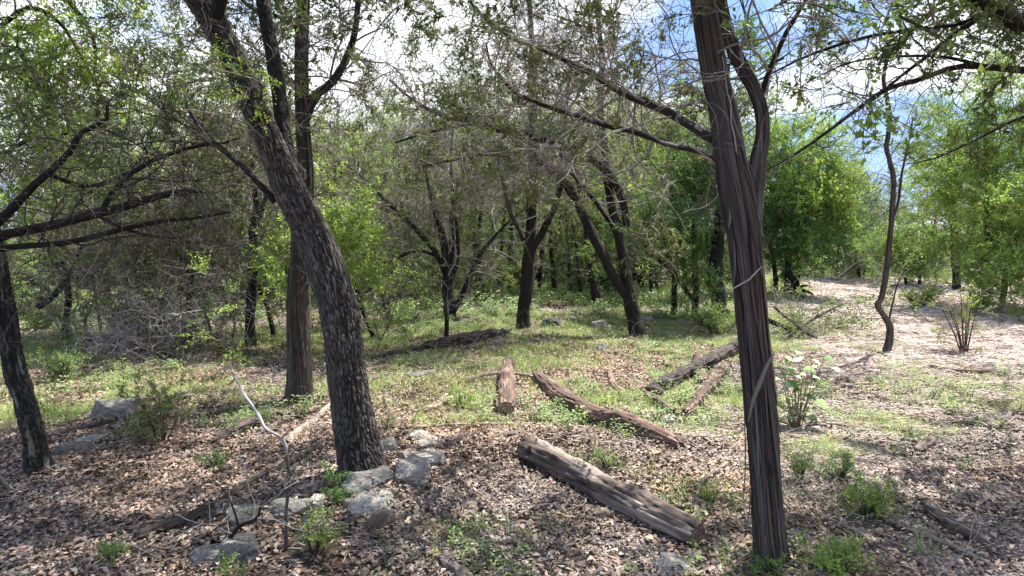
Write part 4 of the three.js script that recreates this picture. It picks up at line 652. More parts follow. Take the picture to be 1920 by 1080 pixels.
// ---------------------------------------------------------------- edge of the clearing
R = rng(331);
{
  const t = new Tree('crooked_sapling', 'crooked bare sapling with a kinked stem at the edge of the pale clearing', gp(1661, 663), { col: [.2, .165, .145] });
  const m = t.stem([[1661, 663, 15], [1668, 632, 13], [1667, 608, 12], [1658, 592, 11], [1646, 571, 10], [1652, 560, 10], [1660, 521, 10], [1665, 485, 10], [1669, 438, 9.5], [1673, 384, 9], [1675, 332, 9], [1668, 300, 8.5], [1662, 275, 8.5], [1669, 228, 8], [1664, 190, 7.5], [1657, 150, 7], [1667, 83, 6], [1664, 41, 5], [1640, 15, 4], [1620, -30, 3]], { ground: true, sides: 14, step: .04, jit: .1 });
  const a = t.stem([[1673, 413, 5], [1683, 384, 5], [1690, 330, 4.5], [1702, 275, 3.5], [1712, 220, 2.5]], { part: 'limb', sides: 7 }), b = t.stem([[1667, 600, 4], [1676, 560, 3.5], [1684, 530, 2.5], [1700, 500, 1.5]], { part: 'limb', sides: 6 }), c = t.stem([[1660, 140, 4], [1630, 130, 3], [1600, 130, 2.5], [1560, 100, 2]], { part: 'limb', sides: 6 });
  const o = { levels: 2, kids: 4, twig: .25, leaf: ['oak', 'oak:pale'], leafp: .16, rmax: .012, wander: .4, lscale: .8 };
  t.sprout(m, 14, .55, 1, [.4, 1.1], o); t.sprout(a, 5, .3, 1, [.3, .6], o); t.sprout(b, 3, .3, 1, [.15, .3], o); t.sprout(c, 5, .2, 1, [.3, .7], o);
  t.lobe('oak', [1640, 120, 90, 60, 20, 0, .8], { scale: .8 }); t.lobe('oak:dark', [1640, 400, 30, 18, 8, .3, .3], { scale: .7 });
  t.done();
}
function lobeTree(seed, name, label, base, trunks, lobes, o = {}) { return midTree(seed, name, label, base, trunks.map(p => ({ pts: p, n: o.n ?? 10, t0: .3, len: [.6, 1.6] })), { leaf: o.leaf, leafp: o.leafp ?? .3, lobes, group: o.group, col: o.col, category: o.category }); }
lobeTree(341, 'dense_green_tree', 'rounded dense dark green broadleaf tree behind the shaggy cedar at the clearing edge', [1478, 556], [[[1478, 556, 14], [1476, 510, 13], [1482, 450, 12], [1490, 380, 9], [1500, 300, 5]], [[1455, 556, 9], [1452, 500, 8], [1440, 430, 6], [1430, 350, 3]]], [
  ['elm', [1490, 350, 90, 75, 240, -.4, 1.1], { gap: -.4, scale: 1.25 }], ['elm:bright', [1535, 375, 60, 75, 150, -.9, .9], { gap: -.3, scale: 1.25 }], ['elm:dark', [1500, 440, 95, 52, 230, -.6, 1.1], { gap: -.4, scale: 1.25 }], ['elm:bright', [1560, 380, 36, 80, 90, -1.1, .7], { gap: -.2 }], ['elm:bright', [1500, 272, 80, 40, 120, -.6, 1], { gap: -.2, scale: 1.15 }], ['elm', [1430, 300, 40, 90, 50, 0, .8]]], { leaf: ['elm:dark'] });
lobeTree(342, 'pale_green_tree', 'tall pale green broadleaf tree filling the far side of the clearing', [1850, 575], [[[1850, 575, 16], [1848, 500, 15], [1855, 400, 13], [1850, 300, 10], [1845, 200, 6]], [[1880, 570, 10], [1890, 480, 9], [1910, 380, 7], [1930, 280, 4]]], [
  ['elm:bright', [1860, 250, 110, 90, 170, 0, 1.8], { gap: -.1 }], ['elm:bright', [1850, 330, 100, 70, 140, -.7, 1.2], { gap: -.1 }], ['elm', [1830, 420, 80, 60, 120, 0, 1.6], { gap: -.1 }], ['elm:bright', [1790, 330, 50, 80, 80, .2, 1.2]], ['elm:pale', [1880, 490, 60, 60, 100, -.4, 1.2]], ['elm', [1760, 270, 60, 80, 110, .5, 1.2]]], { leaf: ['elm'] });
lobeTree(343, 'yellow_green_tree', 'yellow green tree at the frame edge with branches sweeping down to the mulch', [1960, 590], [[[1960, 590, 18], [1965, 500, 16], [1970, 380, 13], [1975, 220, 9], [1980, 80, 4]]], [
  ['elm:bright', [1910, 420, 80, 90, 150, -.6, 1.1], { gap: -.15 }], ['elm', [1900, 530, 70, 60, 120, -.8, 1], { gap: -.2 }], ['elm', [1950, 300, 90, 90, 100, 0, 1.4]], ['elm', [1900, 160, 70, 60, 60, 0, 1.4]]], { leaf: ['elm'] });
lobeTree(344, 'leafy_bush', 'bright green bush at the back of the clearing behind the crooked sapling', [1725, 536], [[[1725, 536, 6], [1722, 500, 5], [1715, 460, 3]], [[1700, 535, 5], [1690, 490, 4], [1680, 450, 2]]], [['elm', [1720, 475, 60, 45, 150, 0, 1.2], { gap: -.25 }], ['elm:bright', [1740, 450, 40, 25, 40, -.3, .8]], ['elm', [1680, 495, 40, 35, 70, 0, .8]]], { leaf: ['elm'], category: 'bush' });
lobeTree(345, 'dark_backing_tree', 'shadowy olive tree standing behind the bright bush and pale tree', [1795, 545], [[[1795, 545, 14], [1790, 460, 13], [1788, 380, 10], [1780, 280, 6]]], [['juniper', [1790, 380, 70, 110, 190, .8, 1.5], { gap: -.3 }], ['elm', [1750, 340, 50, 60, 90, .5, 1.3]]], { leaf: JUN });
lobeTree(346, 'far_feathery_tree', 'hazy light green feathery tree on the far rim of the clearing under the cloud gap', [1610, 523], [[[1610, 523, 7], [1608, 470, 6], [1605, 400, 4], [1603, 330, 2]], [[1570, 523, 6], [1572, 470, 5], [1575, 410, 3]]], [['elm:grey', [1610, 400, 55, 70, 170, 0, 2], { gap: -.2, scale: 1.3 }], ['elm:pale', [1570, 450, 50, 55, 130, 0, 2], { gap: -.2, scale: 1.3 }], ['elm:pale', [1650, 440, 40, 60, 100, .5, 2], { scale: 1.3 }]], { leaf: ['elm:grey'] });
lobeTree(347, 'sunny_shrub_tree', 'small glowing yellow green tree caught by the sun behind the leaning oak', [655, 668], [[[655, 668, 7], [652, 570, 6], [645, 500, 5], [638, 450, 3]], [[575, 668, 5], [548, 570, 4], [535, 500, 3]]], [
  ['elm:bright', [645, 447, 46, 24, 105, 0, .6], { gap: -.2, scale: .9 }], ['elm:bright', [672, 515, 26, 16, 26, -.2, .35], { gap: -.2, scale: .8 }], ['elm:bright', [540, 475, 26, 34, 46, .2, .5], { gap: -.2, scale: .9 }], ['elm:bright', [545, 530, 16, 18, 20, 0, .3], { gap: -.2, scale: .8 }], ['elm', [630, 480, 34, 30, 26, .2, .5], { scale: .8 }]], { leaf: ['elm:bright'], leafp: .06, n: 4, category: 'small tree' });

// ---------------------------------------------------------------- distant woodland, one mass
function bareBranches(g, pts, rad, col) {
  for (let k = 0; k < (col === WOOD.pale ? 62 : 22); k++) {
    const i = 1 + Math.floor(R() * (pts.length - 2)); let p = pts[i], d = V(rr(-1, 1), rr(-.2, .7), rr(-1, 1)).normalize(); const L = rr(.7, 2), P = [p], Q = [Math.min(.03, rad[i] * .6)];
    for (let j = 1; j <= 6; j++) { d.add(V(rr(-.3, .3), rr(-.2, .25), rr(-.3, .3))).normalize(); p = p.clone().addScaledVector(d, L / 6); P.push(p); Q.push(Q[0] * (1 - j / 7)); if (R() < .7) { const e = d.clone().add(rdir()).normalize(), l = rr(.2, .6); g.tube([p, p.clone().addScaledVector(e, l * .5), p.clone().addScaledVector(e.add(V(0, .3, 0)), l)], [Q[j] * .6 + .002, .005, .003], 3, { color: vary(col, .25), cap: false }); } }
    g.tube(P, Q, 4, { color: vary(col, .25), cap: false });
  }
}
{
  R = rng(401); const grp = new THREE.Group(); grp.name = 'distant_woodland'; tag(grp, 'dense far wood of thin trunks and mixed green crowns closing the view', 'woodland', null, 'stuff'); scene.add(grp);
  const protos = [];
  const mk = (kind, cols, h, w, n, wood) => {
    const wg = new GB(), parts = [], stems = 1 + Math.floor(R() * 3);
    for (let s = 0; s < stems; s++) { let p = V(rr(-.2, .2), -.2, rr(-.2, .2)), d = V(rr(-.35, .35), 1, rr(-.35, .35)).normalize(); const pts = [p], rad = [rr(.07, .12)]; for (let k = 1; k <= 8; k++) { d.add(V(rr(-.22, .22), .12, rr(-.22, .22))).normalize(); p = p.clone().addScaledVector(d, h * .8 / 8); pts.push(p); rad.push(rad[0] * (1 - k / 9)); } wg.tube(pts, rad, 7, { color: WOOD.dark }); bareBranches(wg, pts, rad, wood); }
    for (let k = 0; k < n; k++) {
      const y = lerp(.18, 1, Math.pow(R(), .8)), rad = w * Math.sqrt(clamp(1.15 - y) * (y + .25)) * rr(.3, 1), a = R() * 6.283, p = V(Math.cos(a) * rad, y * h, Math.sin(a) * rad); if (vn(p.x * 1.4 + n, p.y * 1.4, p.z * 1.4) < -.12) { continue; }
      const g = G[kind][k % G[kind].length].clone(), dir = V(Math.cos(a), rr(-.2, .9), Math.sin(a)).normalize(); qTmp.setFromUnitVectors(YUP, dir); g.applyMatrix4(mTmp.compose(p, qTmp, V(1, 1, 1).multiplyScalar(rr(1.1, 1.8))));
      const c = vary(cols[Math.floor(R() * cols.length)], .3), ca = g.attributes.color; for (let i = 0; i < ca.count; i++) ca.setXYZ(i, ca.getX(i) * c[0], ca.getY(i) * c[1], ca.getZ(i) * c[2]); parts.push(g);
    }
    protos.push({ w: wg.geo(), l: mergeGeometries(parts), m: kind === 'juniper' ? M.needle : M.leaf, wb: new Bag(), lb: new Bag() });
  };
  mk('juniper', [LEAF.juniper, LEAF.grey], 6.5, 2.3, 240, WOOD.pale); mk('juniper', [LEAF.juniper, LEAF.grey, LEAF.dead], 5.5, 2.5, 190, WOOD.pale);
  mk('elm', [LEAF.elm, LEAF.pale], 6.2, 2.3, 230, WOOD.dark); mk('elm', [LEAF.bright, LEAF.elm], 4.4, 2.0, 190, WOOD.dark); mk('elm', [LEAF.bright, LEAF.pale], 2.0, 1.3, 110, WOOD.dark);
  const put = (k, x, z, s) => { const P = protos[k], p = V(x, hgt(x, z), z), spin = R() * 6.283, f = rr(.75, 1.25); P.wb.add(p, YUP, s, [1, 1, 1], spin); P.lb.add(p, YUP, s, [f, f, f], spin); };
  for (let i = 0; i < 115; i++) {
    const d = lerp(19, 46, Math.pow(R(), 1.1)), x = rr(-.95, .95) * d, px = x / d * F + 960; if (px > 1380 && d < 27) continue;
    if (px > 1380 && px < 1720 && d > 26) { put(R() < .5 ? 2 : 3, x, -d, rr(.6, .9)); continue; }
    const r = R(); put(px < 560 ? (r < .75 ? (r < .4 ? 0 : 1) : r < .9 ? 2 : 3) : r < .42 ? (r < .2 ? 0 : 1) : r < .68 ? 2 : 3, x, -d, rr(.8, 1.2));
  }
  for (let i = 0; i < 240; i++) { const d = lerp(14, 32, R()), x = rr(-.9, .9) * d, px = x / d * F + 960; if (px > 1380 && d < 26) continue; if (d < 18 && R() < .65) continue; put(4, x, -d, rr(.35, .95)); }
  for (const P of protos) { P.wb.build('trunk', P.w, M.twig, grp); P.lb.build('foliage', P.l, P.m, grp); }
}

// ---------------------------------------------------------------- rocks
const icoCache = {};
function ico(d) { if (!icoCache[d]) { const g = new THREE.IcosahedronGeometry(1, d); const p = g.attributes.position, map = new Map(), verts = [], idx = []; for (let i = 0; i < p.count; i++) { const k = [p.getX(i), p.getY(i), p.getZ(i)].map(v => v.toFixed(5)).join(); if (!map.has(k)) { map.set(k, verts.length); verts.push([p.getX(i), p.getY(i), p.getZ(i)]); } idx.push(map.get(k)); } icoCache[d] = { verts, idx }; } return icoCache[d]; }
function rockGeo(seed, a, b, c, detail, tone, moss = 0) {
  const { verts, idx } = ico(detail), r0 = R; R = rng(seed); const planes = []; for (let k = 0; k < 15; k++) planes.push([rdir(), rr(.45, .78)]); planes.push([V(rr(-.2, .2), 1, rr(-.2, .2)).normalize(), rr(.42, .6)]); R = r0;
  const P = [], C = [], U = [], sd = seed % 97;
  for (const [x, y, z] of verts) {
    let m = 1; for (const [n, d] of planes) { const q = n.x * x + n.y * y + n.z * z; if (q > 1e-3) m = Math.min(m, d / q); }
    m = m * (1 + .07 * fbm(x * 2 + sd, y * 2, z * 2, 3) + .07 * fbm(x * 7, y * 7 + sd, z * 7, 4) - .05 * Math.pow(1 - Math.abs(vn(x * 3 + sd, y * 5, z * 3)), 6));
    P.push(x * m * a, y * m * b, z * m * c); U.push((x + z * .6) * a * 3, (y + z * .5) * 3 * Math.max(b, c));
    const n = .5 + .55 * fbm(x * 3 + sd, y * 3, z * 3, 5), l = sstep(.1, .4, fbm(x * 4, y * 4 + sd, z * 4, 4)), w = sstep(.2, .45, fbm(x * 6 + 5, y * 6 + sd, z * 6, 4)), k = lerp(.62, 1.15, n), g = moss * sstep(-.1, .3, fbm(x * 3 + 8, y * 3, z * 3 + sd, 3) + y * .3);
    let q = [tone[0] * k, tone[1] * k, tone[2] * k]; q = q.map((v, i) => lerp(v, [.09, .086, .076][i], l * .6)); q = q.map((v, i) => lerp(v, [.42, .395, .35][i], w * .4)); q = q.map((v, i) => lerp(v, [.11, .125, .06][i], g * .4)); C.push(...q);
  }
  const g = new THREE.BufferGeometry(); g.setAttribute('position', new THREE.Float32BufferAttribute(P, 3)); g.setAttribute('color', new THREE.Float32BufferAttribute(C, 3)); g.setAttribute('uv', new THREE.Float32BufferAttribute(U, 2)); g.setIndex(idx); g.computeVertexNormals(); return g;
}
const LIME = [.27, .25, .225], GREYR = [.17, .162, .15], PALE = [.36, .335, .295], BROWN = [.13, .10, .08], DARK = [.06, .054, .05];
// [px, py of the foot, width px, height px, tone, label, turn, moss]
[
  [190, 792, 92, 52, LIME, 'broad pale limestone block in sun among leaves near the dark lichened trunk', .3, .3], [237, 790, 40, 42, GREYR, 'grey stone leaning against the broad pale limestone block', .8, .5], [333, 755, 38, 22, DARK, 'small blackish stone behind the olive bush', .5, 0],
  [690, 928, 104, 58, GREYR, 'flat sided grey rock slab propped against the foot of the oak', .35, 0], [768, 918, 92, 66, LIME, 'large sunlit limestone boulder just past the oak foot', -.2, 0], [788, 880, 64, 42, PALE, 'whitish crusted rock above the large sunlit boulder by the oak', .6, 0], [722, 856, 52, 50, LIME, 'tall angular rock touching the far side of the oak trunk', 1.1, 0],
  [781, 832, 48, 28, PALE, 'flat topped white slab resting on the stones beyond the oak', .2, 0], [806, 846, 46, 26, LIME, 'low rounded stone under the flat topped white slab', 1.7, 0], [838, 840, 30, 12, PALE, 'thin chalk white flake lying past the stone group', .1, 0], [755, 870, 30, 32, LIME, 'narrow upright stone wedged in the middle of the stone group', 2.2, 0],
  [705, 968, 92, 44, PALE, 'knobbly pale rock below the slab at the oak foot', .7, .4], [706, 1000, 48, 54, BROWN, 'brown rock standing on edge below the knobbly pale rock', .1, .2], [655, 962, 40, 34, LIME, 'small pale stone behind the green herb at the oak foot', 1.4, .3],
  [535, 975, 82, 52, GREYR, 'grey boulder behind the thin dead sapling stem', .4, .5], [588, 962, 44, 34, PALE, 'bright pale stone between the dead sapling and oak', 1.1, .2], [450, 985, 66, 46, GREYR, 'mossy grey boulder beside a forked dead twig', .9, .6], [590, 922, 46, 20, PALE, 'low pale stone in litter above the bright stone near the oak', .2, 0],
  [448, 1062, 78, 60, GREYR, 'smooth tilted grey slab low in the leaf litter', .9, .1], [378, 1068, 92, 42, GREYR, 'half buried grey slab next to the smooth tilted slab', .5, .2], [846, 902, 40, 30, BROWN, 'dark brown stone in the litter near the sunlit boulder', .3, .2], [868, 888, 28, 22, BROWN, 'little brown stone touching a larger brown stone', .9, 0],
  [1266, 1082, 92, 36, LIME, 'pale flat rock at the foot of the big cut log', .15, .1], [1030, 616, 36, 26, DARK, 'charred black stump shaped stone next to the upright forking cedar', .4, .1], [1131, 622, 34, 28, PALE, 'white boulder in tall grass before the arching cedar', .4, .4], [1131, 660, 30, 22, GREYR, 'grey stone below the white boulder near the arching cedar', 1.2, .2],
  [780, 714, 62, 20, GREYR, 'flat grey stone on the open leaf strewn ground', .1, .1], [930, 650, 38, 16, GREYR, 'grey stone at the end of the rotten log', .7, .1], [965, 826, 56, 20, BROWN, 'dark flat stone beside the upper end of the big log', .3, .2], [1250, 868, 44, 20, BROWN, 'low brown stone between the curved log and the cedar', .3, .1],
  [1258, 796, 34, 22, PALE, 'pale chunk of stone at the end of the crossed logs', .9, .2], [1075, 602, 22, 12, LIME, 'small pale rock in undergrowth past the charred stone', .2, .2], [1215, 606, 34, 20, LIME, 'pale rock at the foot of the arching cedar', .8, .4], [1240, 602, 26, 22, GREYR, 'mossy rock beside the crooked slim tree', .2, .6], [1320, 590, 36, 14, PALE, 'whitish rock lying under the heavy dark trunk', .2, .1],
  [130, 860, 70, 36, GREYR, 'grey flat stone just past the lichened trunk foot', .2, .3], [160, 840, 60, 26, LIME, 'pale ledge of stone above the grey flat stone', .6, .2], [1165, 925, 26, 12, GREYR, 'tiny grey stone beside the big log', 0, .1], [745, 985, 36, 22, BROWN, 'brown pebble sized rock below the oak stones', .3, 0], [870, 960, 44, 20, BROWN, 'earth coloured rock in the dark litter', .3, .1], [700, 880, 0, 0],
].forEach(([x, y, w, h, tone, label, turn, moss], k) => {
  if (!w) return; const p = gp(x, y), d = -p.z, a = wide(w, d) / 2 * 1.35, b = wide(h, d) * .86;
  const c = a * (.72 + .25 * h3(k, 3, 1)), m = part(numbered('rock'), rockGeo(900 + k * 7, a, b, c, w > 60 ? 26 : w > 30 ? 16 : 10, tone, moss), M.rock, scene); m.position.set(p.x, p.y + b * .24, p.z - c * .55); m.rotation.set(.1 * (h3(k, 1, 1) - .5), turn, .2 * (h3(k, 2, 1) - .5)); tag(m, label, 'rock', 'limestone rocks on the woodland floor'); if (d < 9) drift(p.x, p.z - c * .55, Math.round(5 + a * 26), Math.max(a, c) * 1.02, b * .12);
});
{ // pebbles and stone chips
  R = rng(501); const bag = new Bag(), g = rockGeo(77, 1, .55, .8, 3, [1, .97, .92]); const near = [[700, 930, .5], [780, 880, .5], [560, 965, .5], [820, 845, .4], [450, 1000, .4], [640, 960, .4], [200, 800, .6]].map(([x, y, r]) => [gp(x, y), r]);
  for (let i = 0; i < 520; i++) { let x, z; if (i < 240) { const [p, r] = near[i % near.length]; x = p.x + rr(-r, r); z = p.z + rr(-r, r) * .7; } else[x, z] = place(1.6, 12); const s = rr(.01, .05) * (R() < .1 ? 1.7 : 1); bag.add(V(x, hgt(x, z) + s * .2, z), V(rr(-.3, .3), 1, rr(-.3, .3)).normalize(), s, vary(R() < .6 ? [.4, .38, .34] : [.26, .22, .19], .3)); }
  stuff('stone_chip', 'small stone chips and pebbles scattered among the leaves', 'stones', g, M.rock, bag);
}
// ---------------------------------------------------------------- logs and fallen wood
const LOGS = { grey: [[.34, .28, .235], [.085, .06, .047]], brown: [[.24, .17, .13], [.10, .062, .046]], dark: [[.11, .083, .068], [.04, .03, .025]], pale: [[.44, .385, .32], [.24, .18, .14]], red: [[.27, .18, .14], [.12, .075, .056]] };
// list: [px, py, width px] along the axis as it lies; lift in radii
function log(label, list, o = {}) {
  const [c1, c2] = LOGS[o.tone || 'grey'], P = [], Rr = []; const sd = (log.n = (log.n || 0) + 1) * 3.7; R = rng(600 + log.n);
  for (const [x, y, w, lift = .72] of list) { const g = gp(x, y + w * .36), d = -g.z; let r = wide(w, d) / 2; if (r < .03) r *= 1.2; P.push(V(g.x, g.y + Math.max(r * lift, r * .45 + .024), g.z)); Rr.push(r); }
  const knots = []; for (let k = 0; k < (o.knots ?? 5); k++) knots.push([rr(0, 6.283), R(), rr(.5, 1)]);
  const rm = Math.max(...Rr), s = smoothPath(P, Rr, Math.max(.012, rm * .16)), o0 = s.pts[Math.floor(s.pts.length / 2)].clone(); o0.y = hgt(o0.x, o0.z);
  const root = thing(o.name || 'fallen_log', label, o.category || 'log', o0, o.group), rough = o.rough ?? 1;
  if (P.length <= 3 || o.wob) s.pts.forEach((p, k) => { p.x += vn(k * .15, sd, 1) * rm * .22; p.y += vn(k * .15, sd, 2) * rm * .16; p.z += vn(k * .15, sd, 3) * rm * .22; });
  s.len = 0; s.pts.forEach((p, k) => { if (k) s.len += p.distanceTo(s.pts[k - 1]); });
  const f = (g, q, r, t) => {
    const tw = g + q * .25, cx = Math.cos(tw), sx = Math.sin(tw), u = q / rm, wv = .5 * vn(cx * 1.5, u * .35 + sd, sx * 1.5), rid = 1 - Math.abs(vn(cx * 4.5 + wv + sd, u * .22, sx * 4.5)), fine = 1 - Math.abs(vn(cx * 12 + wv, u * .6 + sd, sx * 12)), lump = vn(cx * 1.1 + sd, u * .5, sx * 1.1);
    const h = .5 * rid * rid + .35 * fine * fine + .15 * vn(cx * 20, u * 2.2, sx * 20), peel = sstep(.0, .35, vn(cx * 1.8 + sd, u * .45, sx * 1.8 + 3) + .15 * rough * lump), crk = sstep(.1, 0, Math.abs(vn(cx * 3.4 + wv + sd, u * .3, sx * 3.4 + 6))), k = lerp(.3, 1.25, clamp(h)) * (1 - .75 * crk) * (1 + .25 * vn(cx * 26, u * 3, sx * 26));
    let kn = 0; const Lq = s.len; for (const [ka, kt, ks] of knots) { const da = Math.cos(g - ka) - 1, dq = (q - kt * Lq) / rm; kn = Math.max(kn, ks * Math.exp(da * 9 - dq * dq * 2.6)); }
    const end = 1 - .18 * (sstep(.06, 0, t) + sstep(.94, 1, t));
    return [r * end * (1 + .16 * rough * lump + .26 * rough * (h - .5) - .05 * peel - .13 * crk + .3 * kn - .34 * sstep(.72, 1, kn)), ...[0, 1, 2].map(i => lerp(c2[i], c1[i], peel * .75 + .15) * k * (1 - .6 * sstep(.55, .95, kn)))];
  };
  if (o0.z > -11) for (let k = 0; k < s.len / .07; k++) { const p = s.pts[Math.floor(LITTER.rnd() * s.pts.length)]; drift(p.x, p.z, 1, rm * 1.05, rm * .2); }
  const g = new GB(o0); g.tube(s.pts, s.rad, rm > .045 ? 64 : rm > .02 ? 28 : 14, { f, cap: false, tile: .2, tileV: .4, rref: rm }); part('bark', g.geo(), M.wood, root);
  const fr = frames(s.pts); // cut or broken ends
  for (const k of [0, s.pts.length - 1]) {
    const { t, a, b } = fr[k], sgn = k ? 1 : -1, N = 40, e = new GB(o0), r0 = s.rad[k] * .82, ecol = o.end || [.34, .25, .18], q = [];
    for (let j = 0; j <= 8; j++) for (let i = 0; i < N; i++) { const A = i / N * 6.2832, rad = r0 * j / 8 * (1 + .16 * rough * vn(Math.cos(A) * 1.1 + sd, k, Math.sin(A) * 1.1)), dp = sgn * (.012 * rough * vn(Math.cos(A) * rad * 60, Math.sin(A) * rad * 60, sd + k) + .008 * (1 - j / 8)), c = s.pts[k].clone().addScaledVector(a, Math.cos(A) * rad).addScaledVector(b, Math.sin(A) * rad).addScaledVector(t, dp), w = (.6 + .35 * Math.sin(j * 2.4 + vn(Math.cos(A) * 2, Math.sin(A) * 2, 4) * 2)) * (.8 + .5 * vn(Math.cos(A) * 9, j * .8, Math.sin(A) * 9)); q.push(e.v(c.x, c.y, c.z, t.x * sgn, t.y * sgn, t.z * sgn, ecol[0] * w, ecol[1] * w, ecol[2] * w)); }
    for (let j = 0; j < 8; j++) for (let i = 0; i < N; i++) { const A = q[j * N + i], B = q[j * N + (i + 1) % N], C = q[(j + 1) * N + i], D = q[(j + 1) * N + (i + 1) % N]; e.i.push(A, C, B, B, C, D); }
    if (!o.sawn) for (let j = 0; j < 16; j++) { const A = rr(0, 6.283), R1 = r0 * rr(.55, 1.02), L = rm * rr(.25, 1.1), w = rm * rr(.08, .2), b0 = s.pts[k].clone().addScaledVector(a, Math.cos(A) * R1).addScaledVector(b, Math.sin(A) * R1).addScaledVector(t, -sgn * rm * .4), tip = b0.clone().addScaledVector(t, sgn * (L + rm * .4)).addScaledVector(a, rr(-.15, .15) * rm); e.tube([b0, b0.clone().lerp(tip, .55), tip], [w, w * .8, w * .15], 5, { color: vary(R() < .5 ? c1 : c2, .3), cap: false }); }
    part('log_end', e.geo(), M.relief, root);
  }
  for (const [t, len, rad] of o.stubs || []) { const k = Math.floor(t * (s.pts.length - 1)), p = s.pts[k], d = V(rr(-.6, .6), 1, rr(-.3, .8)).normalize(), w = new GB(o0); w.tube([p, p.clone().addScaledVector(d, s.rad[k] + len * .5), p.clone().addScaledVector(d, s.rad[k] + len)], [rad * 1.2, rad, rad * .8], 9, { color: c1 }); part('branch_stub', w.geo(), M.wood, root); }
  return root;
}
log('big weathered grey log with cut end lying diagonally before the shaggy cedar', [[985, 838, 54], [1030, 862, 55], [1110, 905, 56], [1200, 955, 57], [1260, 985, 58], [1308, 1008, 57]], { tone: 'grey', stubs: [[.42, .03, .012], [.12, .02, .008]], end: [.27, .19, .14], sawn: true, knots: 9 });
log('curved reddish log bending through sunny grass behind the big grey log', [[1006, 705, 22], [1040, 733, 30], [1080, 762, 38], [1125, 782, 40], [1180, 797, 40], [1230, 816, 39], [1266, 833, 33]], { tone: 'red' });
log('thin branch splitting off along the lower side of the curved log', [[1160, 790, 10], [1205, 812, 13], [1250, 834, 13], [1270, 842, 10]], { tone: 'red', category: 'branch', name: 'fallen_branch' });
log('short straight log with a hollow sawn end pointing at the viewer in the grass', [[953, 680, 25], [951, 710, 30], [949, 740, 35], [947, 768, 39]], { tone: 'red', end: [.5, .38, .25], sawn: true });
log('dark upper log of the crossed pair leaning towards the shaggy cedar', [[1226, 733, 27, 1], [1388, 655, 22, 1.6]], { tone: 'dark', rough: 1.3 });
log('lower barkless log of the crossed pair by the shaggy cedar', [[1286, 775, 22], [1360, 688, 22, 1]], { tone: 'brown', rough: 1.3 });
log('short stub lying between the two crossed logs', [[1318, 720, 24], [1312, 690, 22], [1308, 668, 18]], { tone: 'red' });
log('thin rotten piece joining the feet of the crossed logs', [[1212, 742, 15], [1245, 764, 18], [1270, 778, 16]], { tone: 'brown', name: 'fallen_branch', category: 'branch' });
log('knotted rotten black stump end at the low corner of the crossed logs', [[1214, 735, 26], [1228, 737, 30], [1240, 740, 22]], { tone: 'dark' });
log('long rotten dark log lying in front of the fan shaped cedar', [[775, 658, 10], [800, 650, 18], [840, 645, 24], [880, 638, 26], [915, 630, 26], [942, 626, 18]], { tone: 'dark', rough: 1.6, wob: 1 });
log('small dark rotten log piece on the bank left of the long rotten log', [[703, 674, 9], [725, 668, 14], [750, 664, 14], [765, 665, 8]], { tone: 'dark', rough: 1.5 });
log('low dark stick on the leaves behind the flat grey stone', [[835, 686, 7], [855, 682, 9], [880, 684, 7]], { tone: 'dark', name: 'fallen_branch', category: 'branch' });
log('pale thin branch pointing across the grass at the hollow ended log', [[795, 773, 10], [830, 758, 10], [862, 747, 8], [886, 737, 6]], { tone: 'pale', name: 'fallen_branch', category: 'branch' });
log('dark thin branch lying behind the pale thin branch in grass', [[878, 718, 11], [905, 706, 10], [932, 694, 7]], { tone: 'brown', name: 'fallen_branch', category: 'branch' });
log('pale barkless branch touching the near side of the straight cedar and oak', [[536, 833, 15], [560, 812, 14], [590, 790, 14], [622, 762, 11]], { tone: 'pale', name: 'fallen_branch', category: 'branch' });
log('long dark branch lying from the oak down towards the leaf litter', [[425, 938, 12], [480, 905, 15], [530, 880, 17], [578, 852, 17], [610, 840, 14]], { tone: 'dark', name: 'fallen_branch', category: 'branch', wob: 1 });
log('brown broken stick emerging from behind the oak trunk', [[700, 801, 14], [718, 790, 14], [740, 776, 10]], { tone: 'red', name: 'fallen_branch', category: 'branch' });
log('second brown stick just below the broken one behind the oak', [[706, 810, 12], [732, 802, 11], [760, 794, 9]], { tone: 'brown', name: 'fallen_branch', category: 'branch' });
log('long straight thin stick lying level above the big grey log', [[740, 808, 5], [790, 806, 6], [860, 801, 6], [950, 800, 5], [985, 801, 4]], { tone: 'pale', name: 'fallen_branch', category: 'branch', rough: .5 });
log('grey broken branch end poking up from the bottom litter', [[834, 1048, 22, 1.2], [852, 1070, 27, 1], [880, 1105, 28]], { tone: 'grey', name: 'fallen_branch', category: 'branch' });
log('hollow dark log fragment among weeds behind the dead sapling', [[404, 832, 12], [430, 815, 22], [460, 800, 26], [488, 790, 18]], { tone: 'dark', rough: 1.5 });
log('dark stick lying below the broad pale limestone block', [[112, 822, 9], [150, 812, 12], [190, 800, 12], [218, 790, 8]], { tone: 'dark', name: 'fallen_branch', category: 'branch' });
log('dark thin stick running behind the lichened trunk in the leaves', [[-10, 828, 8], [20, 818, 8], [44, 808, 6]], { tone: 'dark', name: 'fallen_branch', category: 'branch' });
log('splintered grey driftwood like branch on the reddish soil', [[1732, 950, 10], [1755, 970, 22], [1785, 992, 24], [1815, 1008, 20], [1858, 1027, 6]], { tone: 'grey', name: 'fallen_branch', category: 'branch', rough: 1.5, wob: 1 });
log('long thin stick lying just above the splintered grey branch', [[1680, 945, 5], [1736, 942, 7], [1795, 952, 7], [1856, 964, 6], [1925, 972, 5]], { tone: 'brown', name: 'fallen_branch', category: 'branch', rough: .5 });
log('long pale stick slanting below the splintered grey branch to the frame corner', [[1660, 985, 5], [1720, 1008, 8], [1771, 1027, 8], [1830, 1055, 8], [1870, 1078, 6]], { tone: 'pale', name: 'fallen_branch', category: 'branch', rough: .6 });
